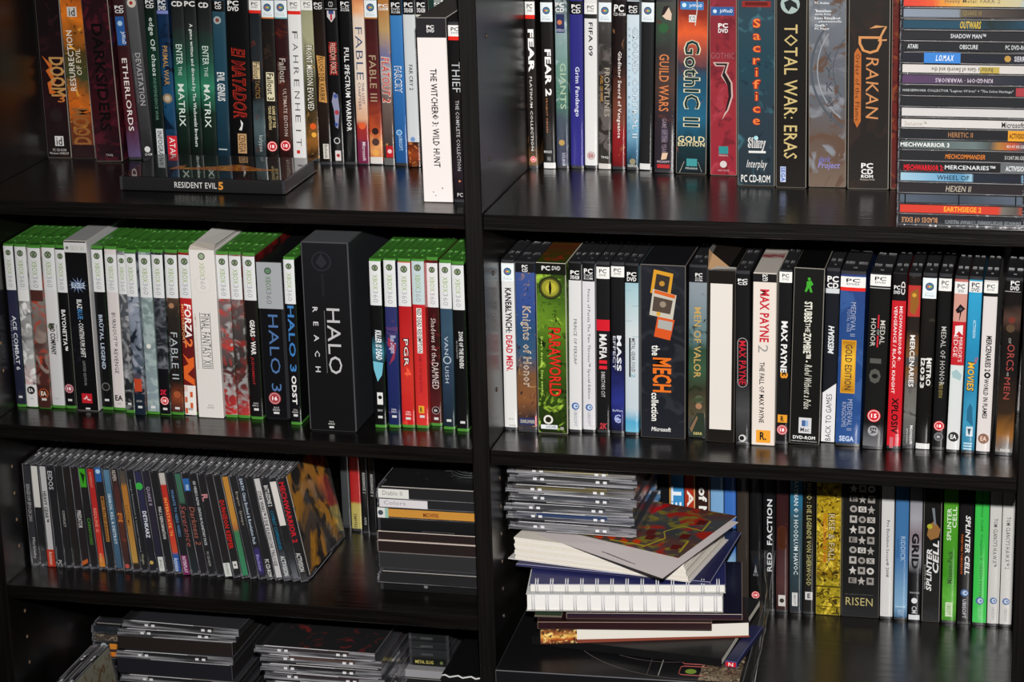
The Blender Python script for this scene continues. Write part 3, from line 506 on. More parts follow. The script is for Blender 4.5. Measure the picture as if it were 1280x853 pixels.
place('B', 300, 437, 683, 297, 0, A([(0, '6a1c18'), (.05, '3c2c34'), (.2, '28404c'), (.45, '1c3c48'), (.7, '243440'), (1, '28343c')], '3a6470', 7, .6, .1, '1a2430'), R(0, 22, .12, .88, '8a2420', PL) + R(4, 16, .2, .8, '5a1410', PL) + sum([[] + H(c, 66 + i * 44.5 + (6 if c in 'arce' else -4), 98 + i * 44.5, .40, .62, 'a82818', .14, role='title_lettering') + H(c, 68 + i * 44.5 + (6 if c in 'arce' else -4), 96 + i * 44.5, .42, .60, 'e0803c', .0, role='title_lettering') for i, c in enumerate('sacrifice')], []) + H('Shiny', 500, 550, .28, .76, 'e0e0e0', .09) + H('Shiny', 503, 547, .31, .73, '1c2428', .0) + O(502, .5, .12, '9cd0d8') + R(550, 558, .3, .76, 'd8d8d8', 'publisher_mark') + H('Interplay', 584, 622, .24, .8, 'd8d8d8', .0, .4) + H('PC CD-ROM', 640, 668, .1, .88, 'dcdcdc', .02, role=PL), 'teal box with glowing red upright letters', H_=.242, D_=.16)
place('B', 440, 553, 690, 443, 0, A([(0, '12100e'), (.7, '161210'), (1, '1c1816')]), O(12, .45, .62, '9cb0ac') + G([(.25, 5), (.45, -6), (.65, 8), (.7, 30), (.5, 20), (.4, 38), (.3, 25)], '1c2424') + T('TOTAL WAR: ERAS', 85, 580, .48, .44, 'c0ac74', b=.01) + R(610, 668, .15, .33, 'b8c4dc', 'publisher_mark') + T('SEGA', 612, 666, .24, .14, '2c50a0', b=.04, role='publisher_mark'), 'black box with old gold lettering and taped edge', H_=.242, D_=.16)
stonegrey = A([(0, '7c848c'), (.15, '6c747c'), (.4, '5c6068'), (.6, '585c64'), (.8, '5c4c44'), (1, '6c5c50')], '7c8088', 5, .52, .1, '5a4438', 6)
def ringarc(cx, cy, r, a0, a1, wd, col):
    n = 14; o = []
    for i in range(n):
        a = math.radians(a0 + (a1 - a0) * i / n); b = math.radians(a0 + (a1 - a0) * (i + 1) / n); W_ = 137.0
        f = lambda rr, an: (cx + rr * math.cos(an) / W_, cy + rr * math.sin(an))
        q = [f(r - wd, a), f(r + wd, a), f(r + wd, b), f(r - wd, b)]
        if all(0.01 < u < .99 for u, _ in q): o += G(q, col)
    return o
place('B', 561, 698, 688, 560, 0, stonegrey, ringarc(1.9, 250, 250, 115, 215, 4, '4a5058') + ringarc(1.9, 250, 228, 115, 215, 2, '8c949c') + ringarc(1.9, 250, 170, 110, 230, 2, '4a5058') + sum([H('ᛟXYK&?R'[i], 130 + i * 55, 165 + i * 55, .42 + .02 * i, .60 + .02 * i, '3e444c', -.01, role='cover_picture') for i in range(1, 6)], []) + H('PC Action', 2, 11, .17, .55, 'e4e8ec') + sum([H(s, 30 + i * 13.2, 40 + i * 13.2, .17, e_, 'e4e8ec') for i, (s, e_) in enumerate([('"Bemerkens-', .62), ('werte Story ...', .68), ('beste Rätselkost', .85), ('... phantasievolle', .88), ('Grafik."', .5), ('PC Player', .56)])], []) + H('dark', 570, 592, .28, .6, '6a68a8', .02, .3) + H('Project', 592, 622, .25, .85, '8480c0', .02, .3), 'grey stone patterned box with rune ring', H_=.242, D_=.17)
def wing(y0): return G([(.38, y0 + 8), (.62, y0), (.92, y0 + 2), (.9, y0 + 5), (.62, y0 + 4)], 'b87a48', 'title_lettering')
place('B', 704, 855, 695, 709, 0, A([(0, '2c2826'), (.5, '28221f'), (1, '262220')], '342824', 6, .55), G([(.5, 100), (.65, 88), (.92, 92), (.75, 96)], 'c8905c', 'title_lettering') + G([(.9, 90), (.92, 94), (.76, 140), (.92, 138), (.92, 144), (.70, 145), (.82, 105)], 'c8905c', 'title_lettering') + T('D', 128, 192, .52, .56, 'c88a54', b=-.01) + T('RAKAN', 205, 432, .58, .30, 'c08454', b=.0, sh=.1) + G([(.14, 190), (.22, 170), (.31, 190), (.31, 440), (.22, 465), (.14, 440)], 'b0622c', 'title_lettering') + T('Order of the Flame', 192, 440, .225, .11, '3c1c10', b=.0) + H('PC', 596, 616, .33, .62, 'e0e0e0', .05, role=PL) + H('CD', 618, 638, .33, .62, 'e0e0e0', .05, role=PL) + H('ROM', 640, 652, .33, .62, 'e0e0e0', .05, role=PL) + H('Windows 95/98', 655, 661, .3, .66, 'b0a8a0'), 'black brown box with copper dragon lettering', H_=.242, D_=.17, edge=flat('a09a90', 'matte'))
place('B', 861, 950, 697, 868, 0, A([(0, '5a2c20'), (.3, '5c1c18'), (.7, '601a18'), (1, '4a1c1c')], '7a3c20', 14, .55, .1, '3a1410'), R(580, 645, .62, .98, 'c8ccd8', 'publisher_mark') + R(590, 640, .66, .98, '3c5494', 'publisher_mark'), 'rust red box half hidden by the jewel case stack', H_=.242, D_=.17)
flush()

# ---- the box lying in front of the top left row
def lying(loc, rotz, W, Hh, D, kind, base, els, label, cat='game case', name='game_case', group=None, vm=None, **kw):
    """a case on its flank: spine runs left to right, reads from the left. loc = its front left bottom corner"""
    L = Hh
    rt = root(name, (0, 0, 0), (0, 0, 0), label, cat, group)
    m = Matrix.Translation(loc) @ Matrix.Rotation(rotz, 4, 'Z') @ Matrix.Translation((L, 0, 0)) @ Matrix.Rotation(-math.pi / 2, 4, 'Y')
    rt.matrix_world = m; rt.location = m.to_translation(); rt.rotation_euler = m.to_euler()
    vm = vm or (lambda v: 1 - v)
    if kind == 'D': dvd_case(W, Hh, D, base, els, vm, False, rt, .0003)
    elif kind == 'B': card_box(W, Hh, D, base, els, vm, rt, **kw)
    else: jewel_case(base, els, rt, W=W, vm=vm, **kw)
    return rt
C(0, 0, 1)
p = on_shelf(150.5, 238, Z1); p2 = at_depth(357, 242, p.y)
p.z += .0009
rt = lying(p, 0, .0145, p2.x - p.x, .112, 'D', '242426', T('RESIDENT EVIL', .335, .59, .5, .45, 'c8c8c8', b=.01) + T('5', .60, .63, .5, .6, 'c88838', b=.06), 'flat lying black case with glossy cover in front of the standing cases')
cv = B(); Lr = p2.x - p.x; e0 = .0148
def tp(a, b): return (e0, a * .112, Lr * (1 - b))     # a: depth fraction, b: fraction from the left
gl_ = flat('16161a', 'sleeve'); gl_.node_tree.nodes['Principled BSDF'].inputs['Coat Weight'].default_value = 1.0; gl_.node_tree.nodes['Principled BSDF'].inputs['Coat Roughness'].default_value = .04; gl_.node_tree.nodes['Principled BSDF'].inputs['Coat IOR'].default_value = 1.8
cv.face([tp(.02, .01), tp(.02, .99), tp(.97, .99), tp(.97, .01)], gl_)
fm = A([(0, 'a85820'), (1, 'a85820')], 'e0a030', 20, .5)
pts = [(.35, .22), (.45, .24), (.55, .29), (.42, .30), (.50, .45), (.62, .60), (.48, .75), (.40, .90), (.33, .60), (.36, .40)]
cv.face([(e0 + .0001, a * .112, Lr * (1 - b)) for a, b in pts], M(fm))
cv.build('front_cover', rt)

# ---- jewel case stack at the right end of the top right shelf
def stack_R1():
    S = [ # y centre, left x, base, elements
     (-8, 1134, 'c8c4bc', T('ODDWORLD', .3, .6, .5, .5, 'a03028')),
     (4.5, 1133.5, 'd8d4c8', T('FORCE 21', .48, .60, .7, .3, 'b03028') + O(.06, .3, .6, '2c2c2c')),
     (11.5, 1133.5, A([(0, 'e04030'), (.25, 'e86030'), (.35, 'e8a040'), (.55, 'e0c470'), (.9, 'd0c8a0'), (1, '9cc8d8')]), T('Heavy Metal: FAKK 2', .34, .76, .6, .48, '7c6c58')),
     (25.5, 1133, A([(0, '8c98a4'), (.44, '8a949c'), (.46, '6c6450'), (.6, '5c5044'), (1, '3c3430')], None, warp=.02), T('QUAKE III', .48, .62, .5, .5, '8a7848')),
     (38.5, 1132.5, A([(0, '16485c'), (.5, '1c4c60'), (.7, '18302c'), (1, '104458')]), T('OUTWARS', .46, .62, .5, .7, 'c8a838', b=.05, sh=.2)),
     (52.5, 1132, '24262a', T('SHADOW MAN™', .39, .66, .5, .42, 'd8dce0', b=.01)),
     (65.5, 1131.5, '1e2224', T('ATARI', .06, .14, .5, .42, 'ccd0d4', b=.04) + T('OBSCURE', .46, .6, .5, .42, 'c8ccd0', b=.03) + T('PC DVD-ROM', .81, .99, .5, .42, 'c8ccd0', b=.02)),
     (79, 1131, '181c2c', R(.19, .47, 0, 1, '3c7cc8') + T('L.O.M.A.X', .28, .42, .5, .55, 'e4ecf4', b=.03, sh=.3) + O(.83, .5, .6, 'b08c48') + T('SIERRA', .88, .98, .5, .5, 'c8c8d0', b=.03)),
     (92.5, 1127, 'dcd8ce', T('Baldur’s Gate of Swords and the', .25, .72, .45, .42, '4c4c3c', 1) + R(.62, .77, .15, .75, 'b09c50', 'title_lettering')),
     (105, 1128, A([(0, '5c3c64'), (.3, '54405c'), (.5, '3c3440'), (1, '24303c')]), T('KINGDOM · WARRIORS', .28, .72, .45, .4, 'c8bccc', 1)),
     (118, 1128, '1c1e20', T('HAEGEMONIA COLLECTOR "Legions Of Iron" + "The Solon Heritage"', .03, .88, .5, .32, 'b8bcc0') + R(.9, 1, .1, .9, 'a03c44')),
     (131.5, 1128, '1c2022', []), (144.5, 1127.5, 'd6d4ce', []),
     (158, 1127, 'dcd8d0', T('StarLancer™', .05, .22, .5, .4, 'a8a49c') + T('Microsoft', .80, .97, .5, .55, '2c2c2c', b=.02)),
     (171, 1127, '16181c', T('HERETIC II', .39, .58, .5, .48, 'a87850') + R(.85, 1, 0, 1, 'd8962c', 'publisher_mark') + T('ACTIVISION', .86, .99, .5, .5, '3c1c10', b=.04)),
     (184.5, 1127, A([(0, '4c5854'), (.6, '6c7c78'), (.72, '4c5450'), (.8, 'b07c38'), (.9, 'c84c28'), (1, '50545c')], None, warp=.03), T('MECHWARRIOR 3', .02, .4, .5, .42, 'dce0e0', b=.04) + T('40147.00.GE', .84, .98, .5, .3, 'd0ccc4')),
     (198, 1127, '1e1e20', T('MECHCOMMANDER', .37, .68, .5, .45, 'd07830', b=.03, sh=.2) + T('51247.00.GE', .83, .98, .5, .35, 'c0c0c0')),
     (211, 1127, '141214', T('MECHWARRIOR 2:', .05, .36, .4, .6, 'c8202c', b=.06) + T('MERCENARIES™', .37, .76, .5, .42, 'd0d4d8', b=.03) + R(.8, 1, 0, 1, '606468', 'publisher_mark') + T('ACTIVISION', .84, 1, .5, .5, 'dce0e4', b=.03)),
     (224, 1126.5, A([(0, 'a8ccd8'), (.3, '7cb0cc'), (.5, '5c98b8'), (.58, '9cc8d8'), (.6, '182838'), (.98, '182030'), (1, '88b4d0')], None, warp=.02), T('WHEEL OF', .31, .56, .5, .45, '1c3444')),
     (236.5, 1126.5, '2a2024', T('HEXEN II', .38, .58, .5, .55, 'b0a898', sh=.2)),
     (248.5, 1126, A([(0, '54606c'), (.5, '3c4854'), (1, '5c6874')]), R(.06, .07, 0, 1, '14181c') + R(.48, .49, 0, 1, '14181c') + R(.92, .93, 0, 1, '14181c')),
     (261.5, 1126, A([(0, 'd83c28'), (.8, 'd84028'), (.84, '787468'), (.95, '5c544c'), (1, 'b04830')], None, warp=.02), T('EARTHSIEGE 2', .37, .66, .55, .5, 'e8a838', b=.03)),
     (274.5, 1121, '22262e', T('BLADES OF EXILE', .04, .32, .5, .5, 'c89068', 1) + T('ENHANCED ENTERTAINMENT COMPANY PRESENTS', .38, .97, .4, .36, '8c9298', 1))]
    ys = .012; k = len(S); zb = Z1 + .0003
    names = ['cream', 'cream spined', 'red to yellow spined', 'blue grey and brown spined', 'teal spined', 'charcoal spined serif lettered', 'black spined three word lettered', 'navy spined light blue labelled', 'white spined upside down lettered', 'purple spined', 'black spined long lettered', 'plain dark spined', 'blank white spined', 'white spined black lettered', 'black spined orange cornered', 'green grey spined white lettered', 'black spined orange lettered', 'black spined red lettered', 'sky blue spined', 'brown black spined', 'slate blue notched', 'orange red spined', 'bottom dark blue spined']
    for i in range(k - 1, -1, -1):
        y, x, base, els = S[i]; p = at_depth(x - 3, y + 6, ys + (.0 if i % 3 else .0015)); p.z = zb
        rgt = at_depth(1279.5, y, ys).x
        L = min(JL + .004, XR - .002 - p.x)
        below = 'lying at the foot of the stack' if i == k - 1 else f'lying on the {names[i+1]} one'
        lb = f'{names[i]} jewel case {below}'
        if len(lb.split()) < 14: lb += ', top right shelf'
        lying(p, 0, JW, L, JD, 'J', base, els, lb, 'jewel case', 'jewel_case', 'jewel cases stacked on the top right shelf')
        zb += JW + .0004
stack_R1()

# ================================================================== middle left shelf
ROW('middle left shelf', Z2, 'game cases standing on the middle left shelf')
def foot(y, col='c8c8c8'): return R(y, y + 9, .32, .72, col, 'publisher_mark')
def blot(cs, sc=9): return A([(0, cs[0]), (.35, cs[1]), (.7, cs[2]), (1, cs[3])], cs[4], sc, .5, .15, cs[5], 1)
C(0, 270, 3.281)
place('X', 71, 110, 783, 10, 108, A([(0, '26283e'), (.5, '2a2c44'), (1, '202438')]), x360(122, 300) + T('ACE COMBAT 6', 405, 628, .55, .42, 'd0d4dc', b=.03) + T('Fires of Liberation', 425, 605, .2, .18, '9094a4') + foot(735), 'navy case with white serif lettering')
place('X', 113, 158, 785, 57, 108, blot(('d8d8d8', '909090', 'a8a8a8', 'd8a8a8', '5c5c5c', 'e4e4e4')), x360(125, 300) + R(300, 345, 0, 1, 'dcdcdc') + R(688, 780, 0, 1, 'd8d8d8') + ea(712, .72) + H('16005', 742, 750, .3, .7, 'a0a0a0'), 'white case with grey blotched picture and black round mark')
place('X', 161, 213, 790, 110, 110, blot(('3c2424', '7c7470', '4a2c28', '4a2420', '8c7c74', 'a84030')), x360(130, 302) + R(300, 345, 0, 1, '4a2a26') + R(690, 785, 0, 1, '402420') + ea(725, .8, 'a8502c') + ea(725, .66, '4a2018', 'e0c8b0') + foot(745), 'brown red case with copper round mark')
place('X', 216, 268, 788, 167, 110, A([(0, 'd4d4d4'), (1, 'c4c4c8')]), x360(132, 300) + O(448, .35, .5, '6c7460', 'cover_picture') + T('BAD COMPANY', 435, 565, .45, .42, '242424', b=.06) + T('BATTLEFIELD', 440, 510, .82, .14, '707070') + H('16003', 742, 750, .2, .6, '9c9ca0'), 'white case with short stencilled black lettering')
place('X', 271, 313, 790, 223, 112, '141416', x360(137, 310) + T('BAYONETTA™', 380, 548, .45, .42, 'e0e0e0', b=.04) + badge(705, .9, '18', rim='b0a0a0', fill='a85060') + foot(748), 'black case with white lettering and faded round rating')
place('B', 316, 408, 799, 262, 108, A([(0, '121214'), (.5, '141418'), (1, '101012')], '20202c', 6, .6), R(108, 148, 0, 1, 'c8c8ca', PL) + O(130, .14, .14, '6c7464', PL) + H('XBOX 360', 120, 140, .26, .88, '9ca48c', 0, role=PL) + sum([G([(.5, 280), (.5 + .42 * math.cos(k), 280 + 34 * math.sin(k)), (.5 + .2 * math.cos(k + .25), 280 + 16 * math.sin(k + .25))], '7c90b8', 'title_lettering') for k in [i * .52 for i in range(12)]], []) + H('BLAZBLUE', 270, 292, .22, .8, 'c8d8ec', .02, role='title_lettering') + T('BLAZ', 338, 375, .5, .22, 'e0e0e0', b=.03) + T('BLUE', 377, 418, .5, .22, '4c88c0', b=.03) + T('- CONTINUUM SHIFT', 424, 575, .5, .22, 'd8d8d8', b=.03) + T('LIMITED EDITION', 590, 690, .5, .12, '808080') + R(725, 765, .28, .74, 'b8202c', 'publisher_mark') + G([(.34, 748), (.44, 742), (.5, 732), (.56, 748), (.68, 750), (.68, 753), (.54, 753), (.5, 742), (.44, 750)], 'e8c8c8', 'publisher_mark') + R(784, 791, .42, .62, 'c8c8c8', 'publisher_mark'), 'tall black box with pale top band and spiky emblem', H_=.197, D_=.14, flank='c0c0c2', top='b8b8ba', edge=flat('b8b4ae', 'matte'))
place('X', 421, 466, 795, 372, 118, '161618', x360(137, 308) + T('BRÜTAL LEGEND', 400, 625, .5, .45, '8494a8', b=.05) + T('BRÜTAL LEGEND', 402, 622, .5, .34, 'c0c8d4', b=-.01) + O(697, .5, .75, '6c6c6c') + O(697, .5, .6, '222222') + foot(748), 'black case with metallic lettering and grey round mark')
C(120, 270, 3.159)
place('X', 73, 118, 768, 32, 125, 'cdc6c6', x360(150, 298) + T('BURNOUT™ REVENGE', 378, 618, .5, .36, '202020', b=.0) + H('EA', 705, 727, .18, .85, '1c1c1c', .05) + H('16006', 735, 742, .3, .7, '909090'), 'white case with black lettering and black letter mark')
place('X', 119, 156, 778, 83, 128, blot(('1c1e20', '50545a', '34363a', '1c1e20', '7c8084', 'a0a0a4')), x360(152, 305) + foot(735), 'dark case with grey blotched picture')
place('X', 157, 201, 786, 108, 135, blot(('44464c', '8890a0', '3c4858', '7c3424', 'a0a4b0', '222834')), x360(148, 315) + R(700, 786, 0, 1, '1c2838') + R(640, 690, .1, .8, 'b84428', 'cover_picture') + H('CAPCOM', 725, 733, .2, .7, 'b0b0b0') + foot(748), 'blue grey case with blotched picture and orange patch')
place('X', 205, 252, 783, 165, 140, A([(0, '6c7c7c'), (.5, '788888'), (1, '80909a')], '98a8a8', 14, .5), x360(152, 318) + O(510, .45, .4, 'd8d8d0', 'cover_picture') + foot(748, 'd8d8d8'), 'silvery green case with streaked picture')
place('X', 255, 298, 786, 218, 140, blot(('16181c', '30343c', '202228', '16181c', '50545c', '686c74')), x360(152, 320) + R(600, 780, 0, 1, '141418') + H('2K', 682, 704, .1, .75, 'c02038', .08, .2) + badge(727, .8) + foot(755), 'black case with red letter mark and red round rating')
place('X', 301, 348, 786, 270, 140, A([(0, '4a3428'), (.15, '6c5040'), (.35, '38302a'), (.6, '1e1e22'), (.8, '24201e'), (.9, '7c3c24'), (1, '1c2028')], '8c6c54', 10, .62), x360(152, 320) + O(350, .4, .45, '9c7458', 'cover_picture') + T('FABLE II', 455, 640, .5, .55, 'b0b8bc', b=-.01) + T('GAME OF THE YEAR EDITION', 470, 600, .15, .14, '8c9498') + O(702, .55, .6, '9c5030', 'cover_picture') + foot(752), 'brown black case with bearded figure at the top')
place('X', 352, 402, 786, 326, 140, A([(0, '8c1c20'), (.35, 'b02424'), (.5, '54181c'), (1, '701c1c')]), x360(152, 320) + T('FORZA', 342, 475, .6, .55, 'f0e8e4', b=.05, sh=.15) + T('MOTORSPORT', 345, 500, .2, .18, 'e0a870', b=.02) + T('2', 480, 515, .6, .6, 'e07038', b=.05) + G([(.05, 540), (.5, 560), (.95, 550), (.95, 590), (.4, 620), (.95, 640), (.95, 665), (.1, 640), (.1, 590), (.5, 580)], 'd86028') + R(665, 783, .05, .98, 'e0dcd8') + sum([R(668 + 22 * j, 690 + 22 * j, .08 + .44 * ((j + i) % 2), .3 + .44 * ((j + i) % 2), 'c8582c') for j in range(5) for i in (0,)], []) + foot(755, 'a0a0a0'), 'red case with orange and white checkered foot')
place('B', 406, 505, 797, 364, 122, A([(0, 'dad6d2'), (1, 'd2cfcc')]), O(158, .5, .28, '4c5546', PL) + O(158, .5, .2, '94a488', PL) + T('XBOX', 182, 238, .5, .2, 'a4b080', b=0, role=PL) + T('360', 240, 285, .5, .2, 'a8a8a8', b=-.01, role=PL) + O(268, .5, .66, 'd0cdc8', 'cover_picture') + O(268, .5, .6, 'dad6d2', 'cover_picture') + T('FINAL FANTASY XIII', 382, 598, .5, .34, '1c1c1e', b=-.01) + R(378, 600, .69, .71, '303030', 'title_lettering') + R(378, 600, .29, .31, '303030', 'title_lettering') + T('ULTIMATE HAMSTER EDITION'[:0] + 'LIMITED COLLECTORS EDITION', 385, 600, .12, .07, 'b89888', role='title_lettering') + H('5021290', 742, 748, .42, .62, '808080') + H('030787', 752, 758, .38, .66, '808080'), 'thick white box with crumpled open top', D_=.14, flank='cfccc8', top='d4d0cc', edge=flat('e0dcd8', 'matte'), H_=.192)
C(260, 270, 3.048)
ga = blot(('8c2420', '6c5c5c', '3c3434', 'a02c2c', 'c03028', '9c9c9c'))
place('X', 69, 114, 768, 29, 140, ga, x360(148, 312), 'red blotched case with white band')
place('X', 117, 161, 770, 79, 142, blot(('9c2c28', '504848', '38302e', 'a83434', '7c2c28', '8c8c8c')), x360(152, 315), 'second red and grey case with white band')
place('X', 165, 211, 775, 130, 145, A([(0, '7c1c1c'), (.08, '201a1a'), (1, '161416')]), x360(153, 318) + T('GEARS', 392, 455, .55, .4, 'e0dcdc', b=.05) + T('OF', 458, 470, .55, .25, 'b03030', b=.03) + T('WAR', 473, 525, .55, .4, 'e0dcdc', b=.05) + T('JUDGMENT', 533, 640, .4, .26, 'a02428', b=.02) + H('U01', 708, 714, .3, .7, 'c0c0c0') + H('00013', 717, 723, .2, .7, 'c0c0c0') + foot(730), 'black case with white and red lettering')
place('B', 216, 314, 778, 183, 176, A([(0, '131316'), (1, '0e0e12')]), R(176, 350, .02, .98, '9ca0a4', PL) + O(208, .45, .27, '3c4440', PL) + O(208, .45, .2, '5c7c60', PL) + T('XBOX', 228, 282, .45, .2, '4c6c44', b=.0, role=PL) + T('360', 284, 332, .45, .2, '707478', b=.0, role=PL) + T('HALO 3', 372, 665, .55, .38, '4a6c9c', b=.0) + badge(692, .48, '16', .45, 'b89090', '9c3840') + H('X12', 724, 731, .38, .6, 'c0c0c0') + H('00251', 733, 740, .35, .62, 'c0c0c0') + R(744, 752, .38, .6, 'c8c8c8', 'publisher_mark'), 'thick black metal tin with grey band and steel blue lettering', D_=.138, top='1c1c20', edge=flat('303034', 'plastic'), ch=.003)
place('X', 317, 358, 796, 286, 160, '141418', x360(165, 332) + T('HALO 3', 338, 590, .5, .6, '3c78b4', b=.03) + T('ODST', 605, 715, .5, .45, 'e0e0e0', b=.05) + H('X16', 733, 739, .3, .7, 'c0c0c0') + H('00260', 742, 748, .2, .75, 'c0c0c0') + foot(753), 'black case with blue and white lettering')
place('B', 390, 567, 818, 352, 98, A([(0, '1c1c20'), (.5, '161618'), (1, '121214')]), R(101, 812, .003, .022, '46464a') + T('HALO', 345, 595, .62, .28, 'b4b4b6', b=.0) + R(355, 592, .43, .436, '8c8c8e', 'title_lettering') + T('R   E   A   C   H', 342, 590, .24, .11, 'c4c4c6', b=.02) + O(170, .42, .42, '2c2c32') + O(170, .42, .36, '1c1c20') + G([(.3, 175), (.42, 140), (.54, 175), (.42, 195)], '2e2e34') + R(215, 300, .4, .46, '222226') + H('X16', 776, 782, .42, .52, 'b8b8b8') + H('00868', 785, 791, .40, .54, 'b8b8b8') + R(797, 804, .42, .52, 'c8c8c8', 'publisher_mark'), 'huge black slipcase with silver lettering', D_=.16, top='5c5e62', flank='303236', edge=flat('48484c', 'plastic'), ch=.0012)
C(440, 270, 2.94)
place('X', 86, 128, 778, 62, 158, A([(0, '141416'), (.45, '141416'), (.55, '3c7c90'), (.62, '141416'), (1, '101012')], None, warp=.04), x360(165, 325) + T('KILLER IS DEAD', 415, 525, .6, .55, 'e0e4e8', b=.05, sh=.2) + G([(.05, 530), (.95, 535), (.8, 580), (.4, 605), (.1, 560)], '6cb4c8') + R(645, 690, .3, .8, 'd8d8d8', 'publisher_mark') + O(663, .55, .34, '1c1c1c') + H('SBP047', 708, 716, .3, .75, 'b0b0b0') + foot(732), 'black case with cyan splash and white square mark')
place('X', 137, 180, 778, 115, 158, A([(0, '1c2048'), (.35, '2c3060'), (.6, '20285c'), (1, '1a2450')], '5c3c68', 8, .62), x360(162, 330) + T('Blue Dragon', 435, 500, .55, .6, 'b8c0dc', b=.02) + G([(.2, 440), (.9, 470), (.7, 520), (.2, 545), (.6, 500), (.15, 470)], '8c3048') + H('D06', 705, 712, .3, .7, 'c0c0d0') + H('00051', 714, 721, .25, .75, 'c0c0d0') + foot(730), 'royal blue case with small crimson swirl')
place('X', 186, 232, 778, 167, 160, A([(0, 'c8242c'), (.3, 'a81c20'), (.7, 'c03028'), (1, 'b81c20')], 'd84838', 8, .6), x360(170, 328) + T('PGR', 445, 550, .5, .5, '1c1416', b=.08) + T('PGR', 448, 547, .5, .34, 'e8e0e0', b=.0) + T('4', 552, 585, .6, .5, 'e8583c', b=.03) + H('U06', 714, 721, .35, .7, 'e8c8c8') + H('00061', 723, 730, .3, .75, 'e8c8c8') + foot(737), 'bright red case with outlined black lettering')
place('X', 238, 284, 780, 218, 160, A([(0, 'c82828'), (.3, 'b82428'), (1, 'c4302c')]), x360(165, 322, 'b8c8cc') + R(335, 500, .3, .72, 'e4e0dc', 'title_lettering') + T('RED DEAD REDEMPTION', 338, 497, .51, .36, '1c1818', b=.03) + T('GAME OF THE YEAR EDITION', 505, 645, .5, .22, '7c2028') + R(695, 722, .25, .7, 'd8a030', 'publisher_mark') + H('R', 700, 718, .36, .56, '2c1c10', .05) + foot(730), 'scarlet case with white plate and yellow square')
place('X', 291, 332, 772, 272, 160, A([(0, '481418'), (.4, '3c1416'), (.7, '34161a'), (1, '541c1c')], '601c20', 10, .56), x360(172, 332) + T('Shadows of the', 372, 530, .5, .45, 'c8bcb8', b=.0) + T('DAMNED', 535, 632, .55, .6, 'c8bcb8', b=.0) + ea(712, .75, '908080', '2c1818') + O(712, .5, .62, '2c1818') + ea(712, .5, '2c1818') + foot(738), 'maroon case with thin scratchy white lettering')
place('X', 337, 380, 785, 320, 165, A([(0, '283c50'), (.4, '344c60'), (.7, '28384c'), (1, '1c2834')]), x360(172, 337) + T('VAN', 438, 505, .45, .32, 'b0bcc8', b=.0) + O(525, .5, .7, 'a8b4bc', 'title_lettering') + O(525, .5, .52, '2c4054', 'title_lettering') + T('UISH', 548, 610, .45, .32, 'b0bcc8', b=.0) + foot(745), 'slate blue case with silver ring in the lettering')
place('X', 387, 431, 792, 367, 170, '131315', x360(180, 342) + T('ZONE OF THE ENDERS', 420, 556, .6, .36, 'd8d8d8', b=.04) + T('HD COLLECTION', 455, 520, .25, .14, '909090') + foot(752), 'plain black case with narrow white lettering')
flush()
# torn-open flap on top of the thick white box
fx = [d for d in CUR['items'] if d['look'].startswith('thick white')][0]
b = B(); Wf, Hf = fx['W'], fx['H']; wp = flat('d6d2ce', 'paper'); ws = flat('b4aca4', 'paper')
ridge = [(Wf * .35, -.001, Hf + .0105), (Wf * 1.0, .055, Hf + .011)]
b.face([(0, .0, Hf), (Wf, .0, Hf), (Wf * .95, .010, Hf + .004), (Wf * .35, -.001, Hf + .0105), (.001, .004, Hf + .004)], ws)
b.face([(Wf * .35, -.001, Hf + .0105), (Wf * .95, .010, Hf + .004), (Wf * .98, .10, Hf + .003), (Wf * .3, .09, Hf + .012)], wp)
b.face([(0, 0, Hf), (Wf * .35, -.001, Hf + .0105), (Wf * .3, .09, Hf + .012), (0, .10, Hf + .001)], wp)
b.build('torn_flap', fx['root'], label='crumpled open cardboard flap')

# ================================================================== middle right shelf
ROW('middle right shelf', Z2R, 'game cases standing on the middle right shelf')
C(600, 280, 3.045)
place('D', 88, 143, 784, 73, 145, 'd2d2d2', win(152, 215) + T('KANE&LYNCH:', 240, 408, .52, .52, '1c1c20', b=.05) + T('DEAD MEN.', 418, 555, .52, .52, 'b82838', b=.05) + H('EIDOS', 735, 742, .35, .75, '909090') + H('D05', 760, 768, .4, .9, '909090'), 'white case with black and red lettering')
place('D', 145, 218, 792, 134, 145, A([(0, '3c5088'), (.25, '304884'), (.4, '28486c'), (.55, '34506c'), (.65, '6c4c34'), (.8, '7c5030'), (.92, '3c3030'), (1, '3a3a44')], 'a07c50', 14, .6, .04, '2c2430'), R(148, 182, 0, 1, '1c1c20', PL) + pcb(154, 180, 'CD', u0=.35, u1=.65) + T('Knights of Honor', 310, 615, .5, .55, 'd0ccc4', b=.03) + T('Knights of Honor', 312, 613, .5, .46, '8c7050', b=-.005) + R(735, 762, .1, .95, '28305c', 'publisher_mark') + H('SUNFLOWERS', 742, 755, .15, .9, 'c8c4b0') + R(725, 765, .92, 1, 'b02830'), 'wide case with blue sky and crowd of knights')
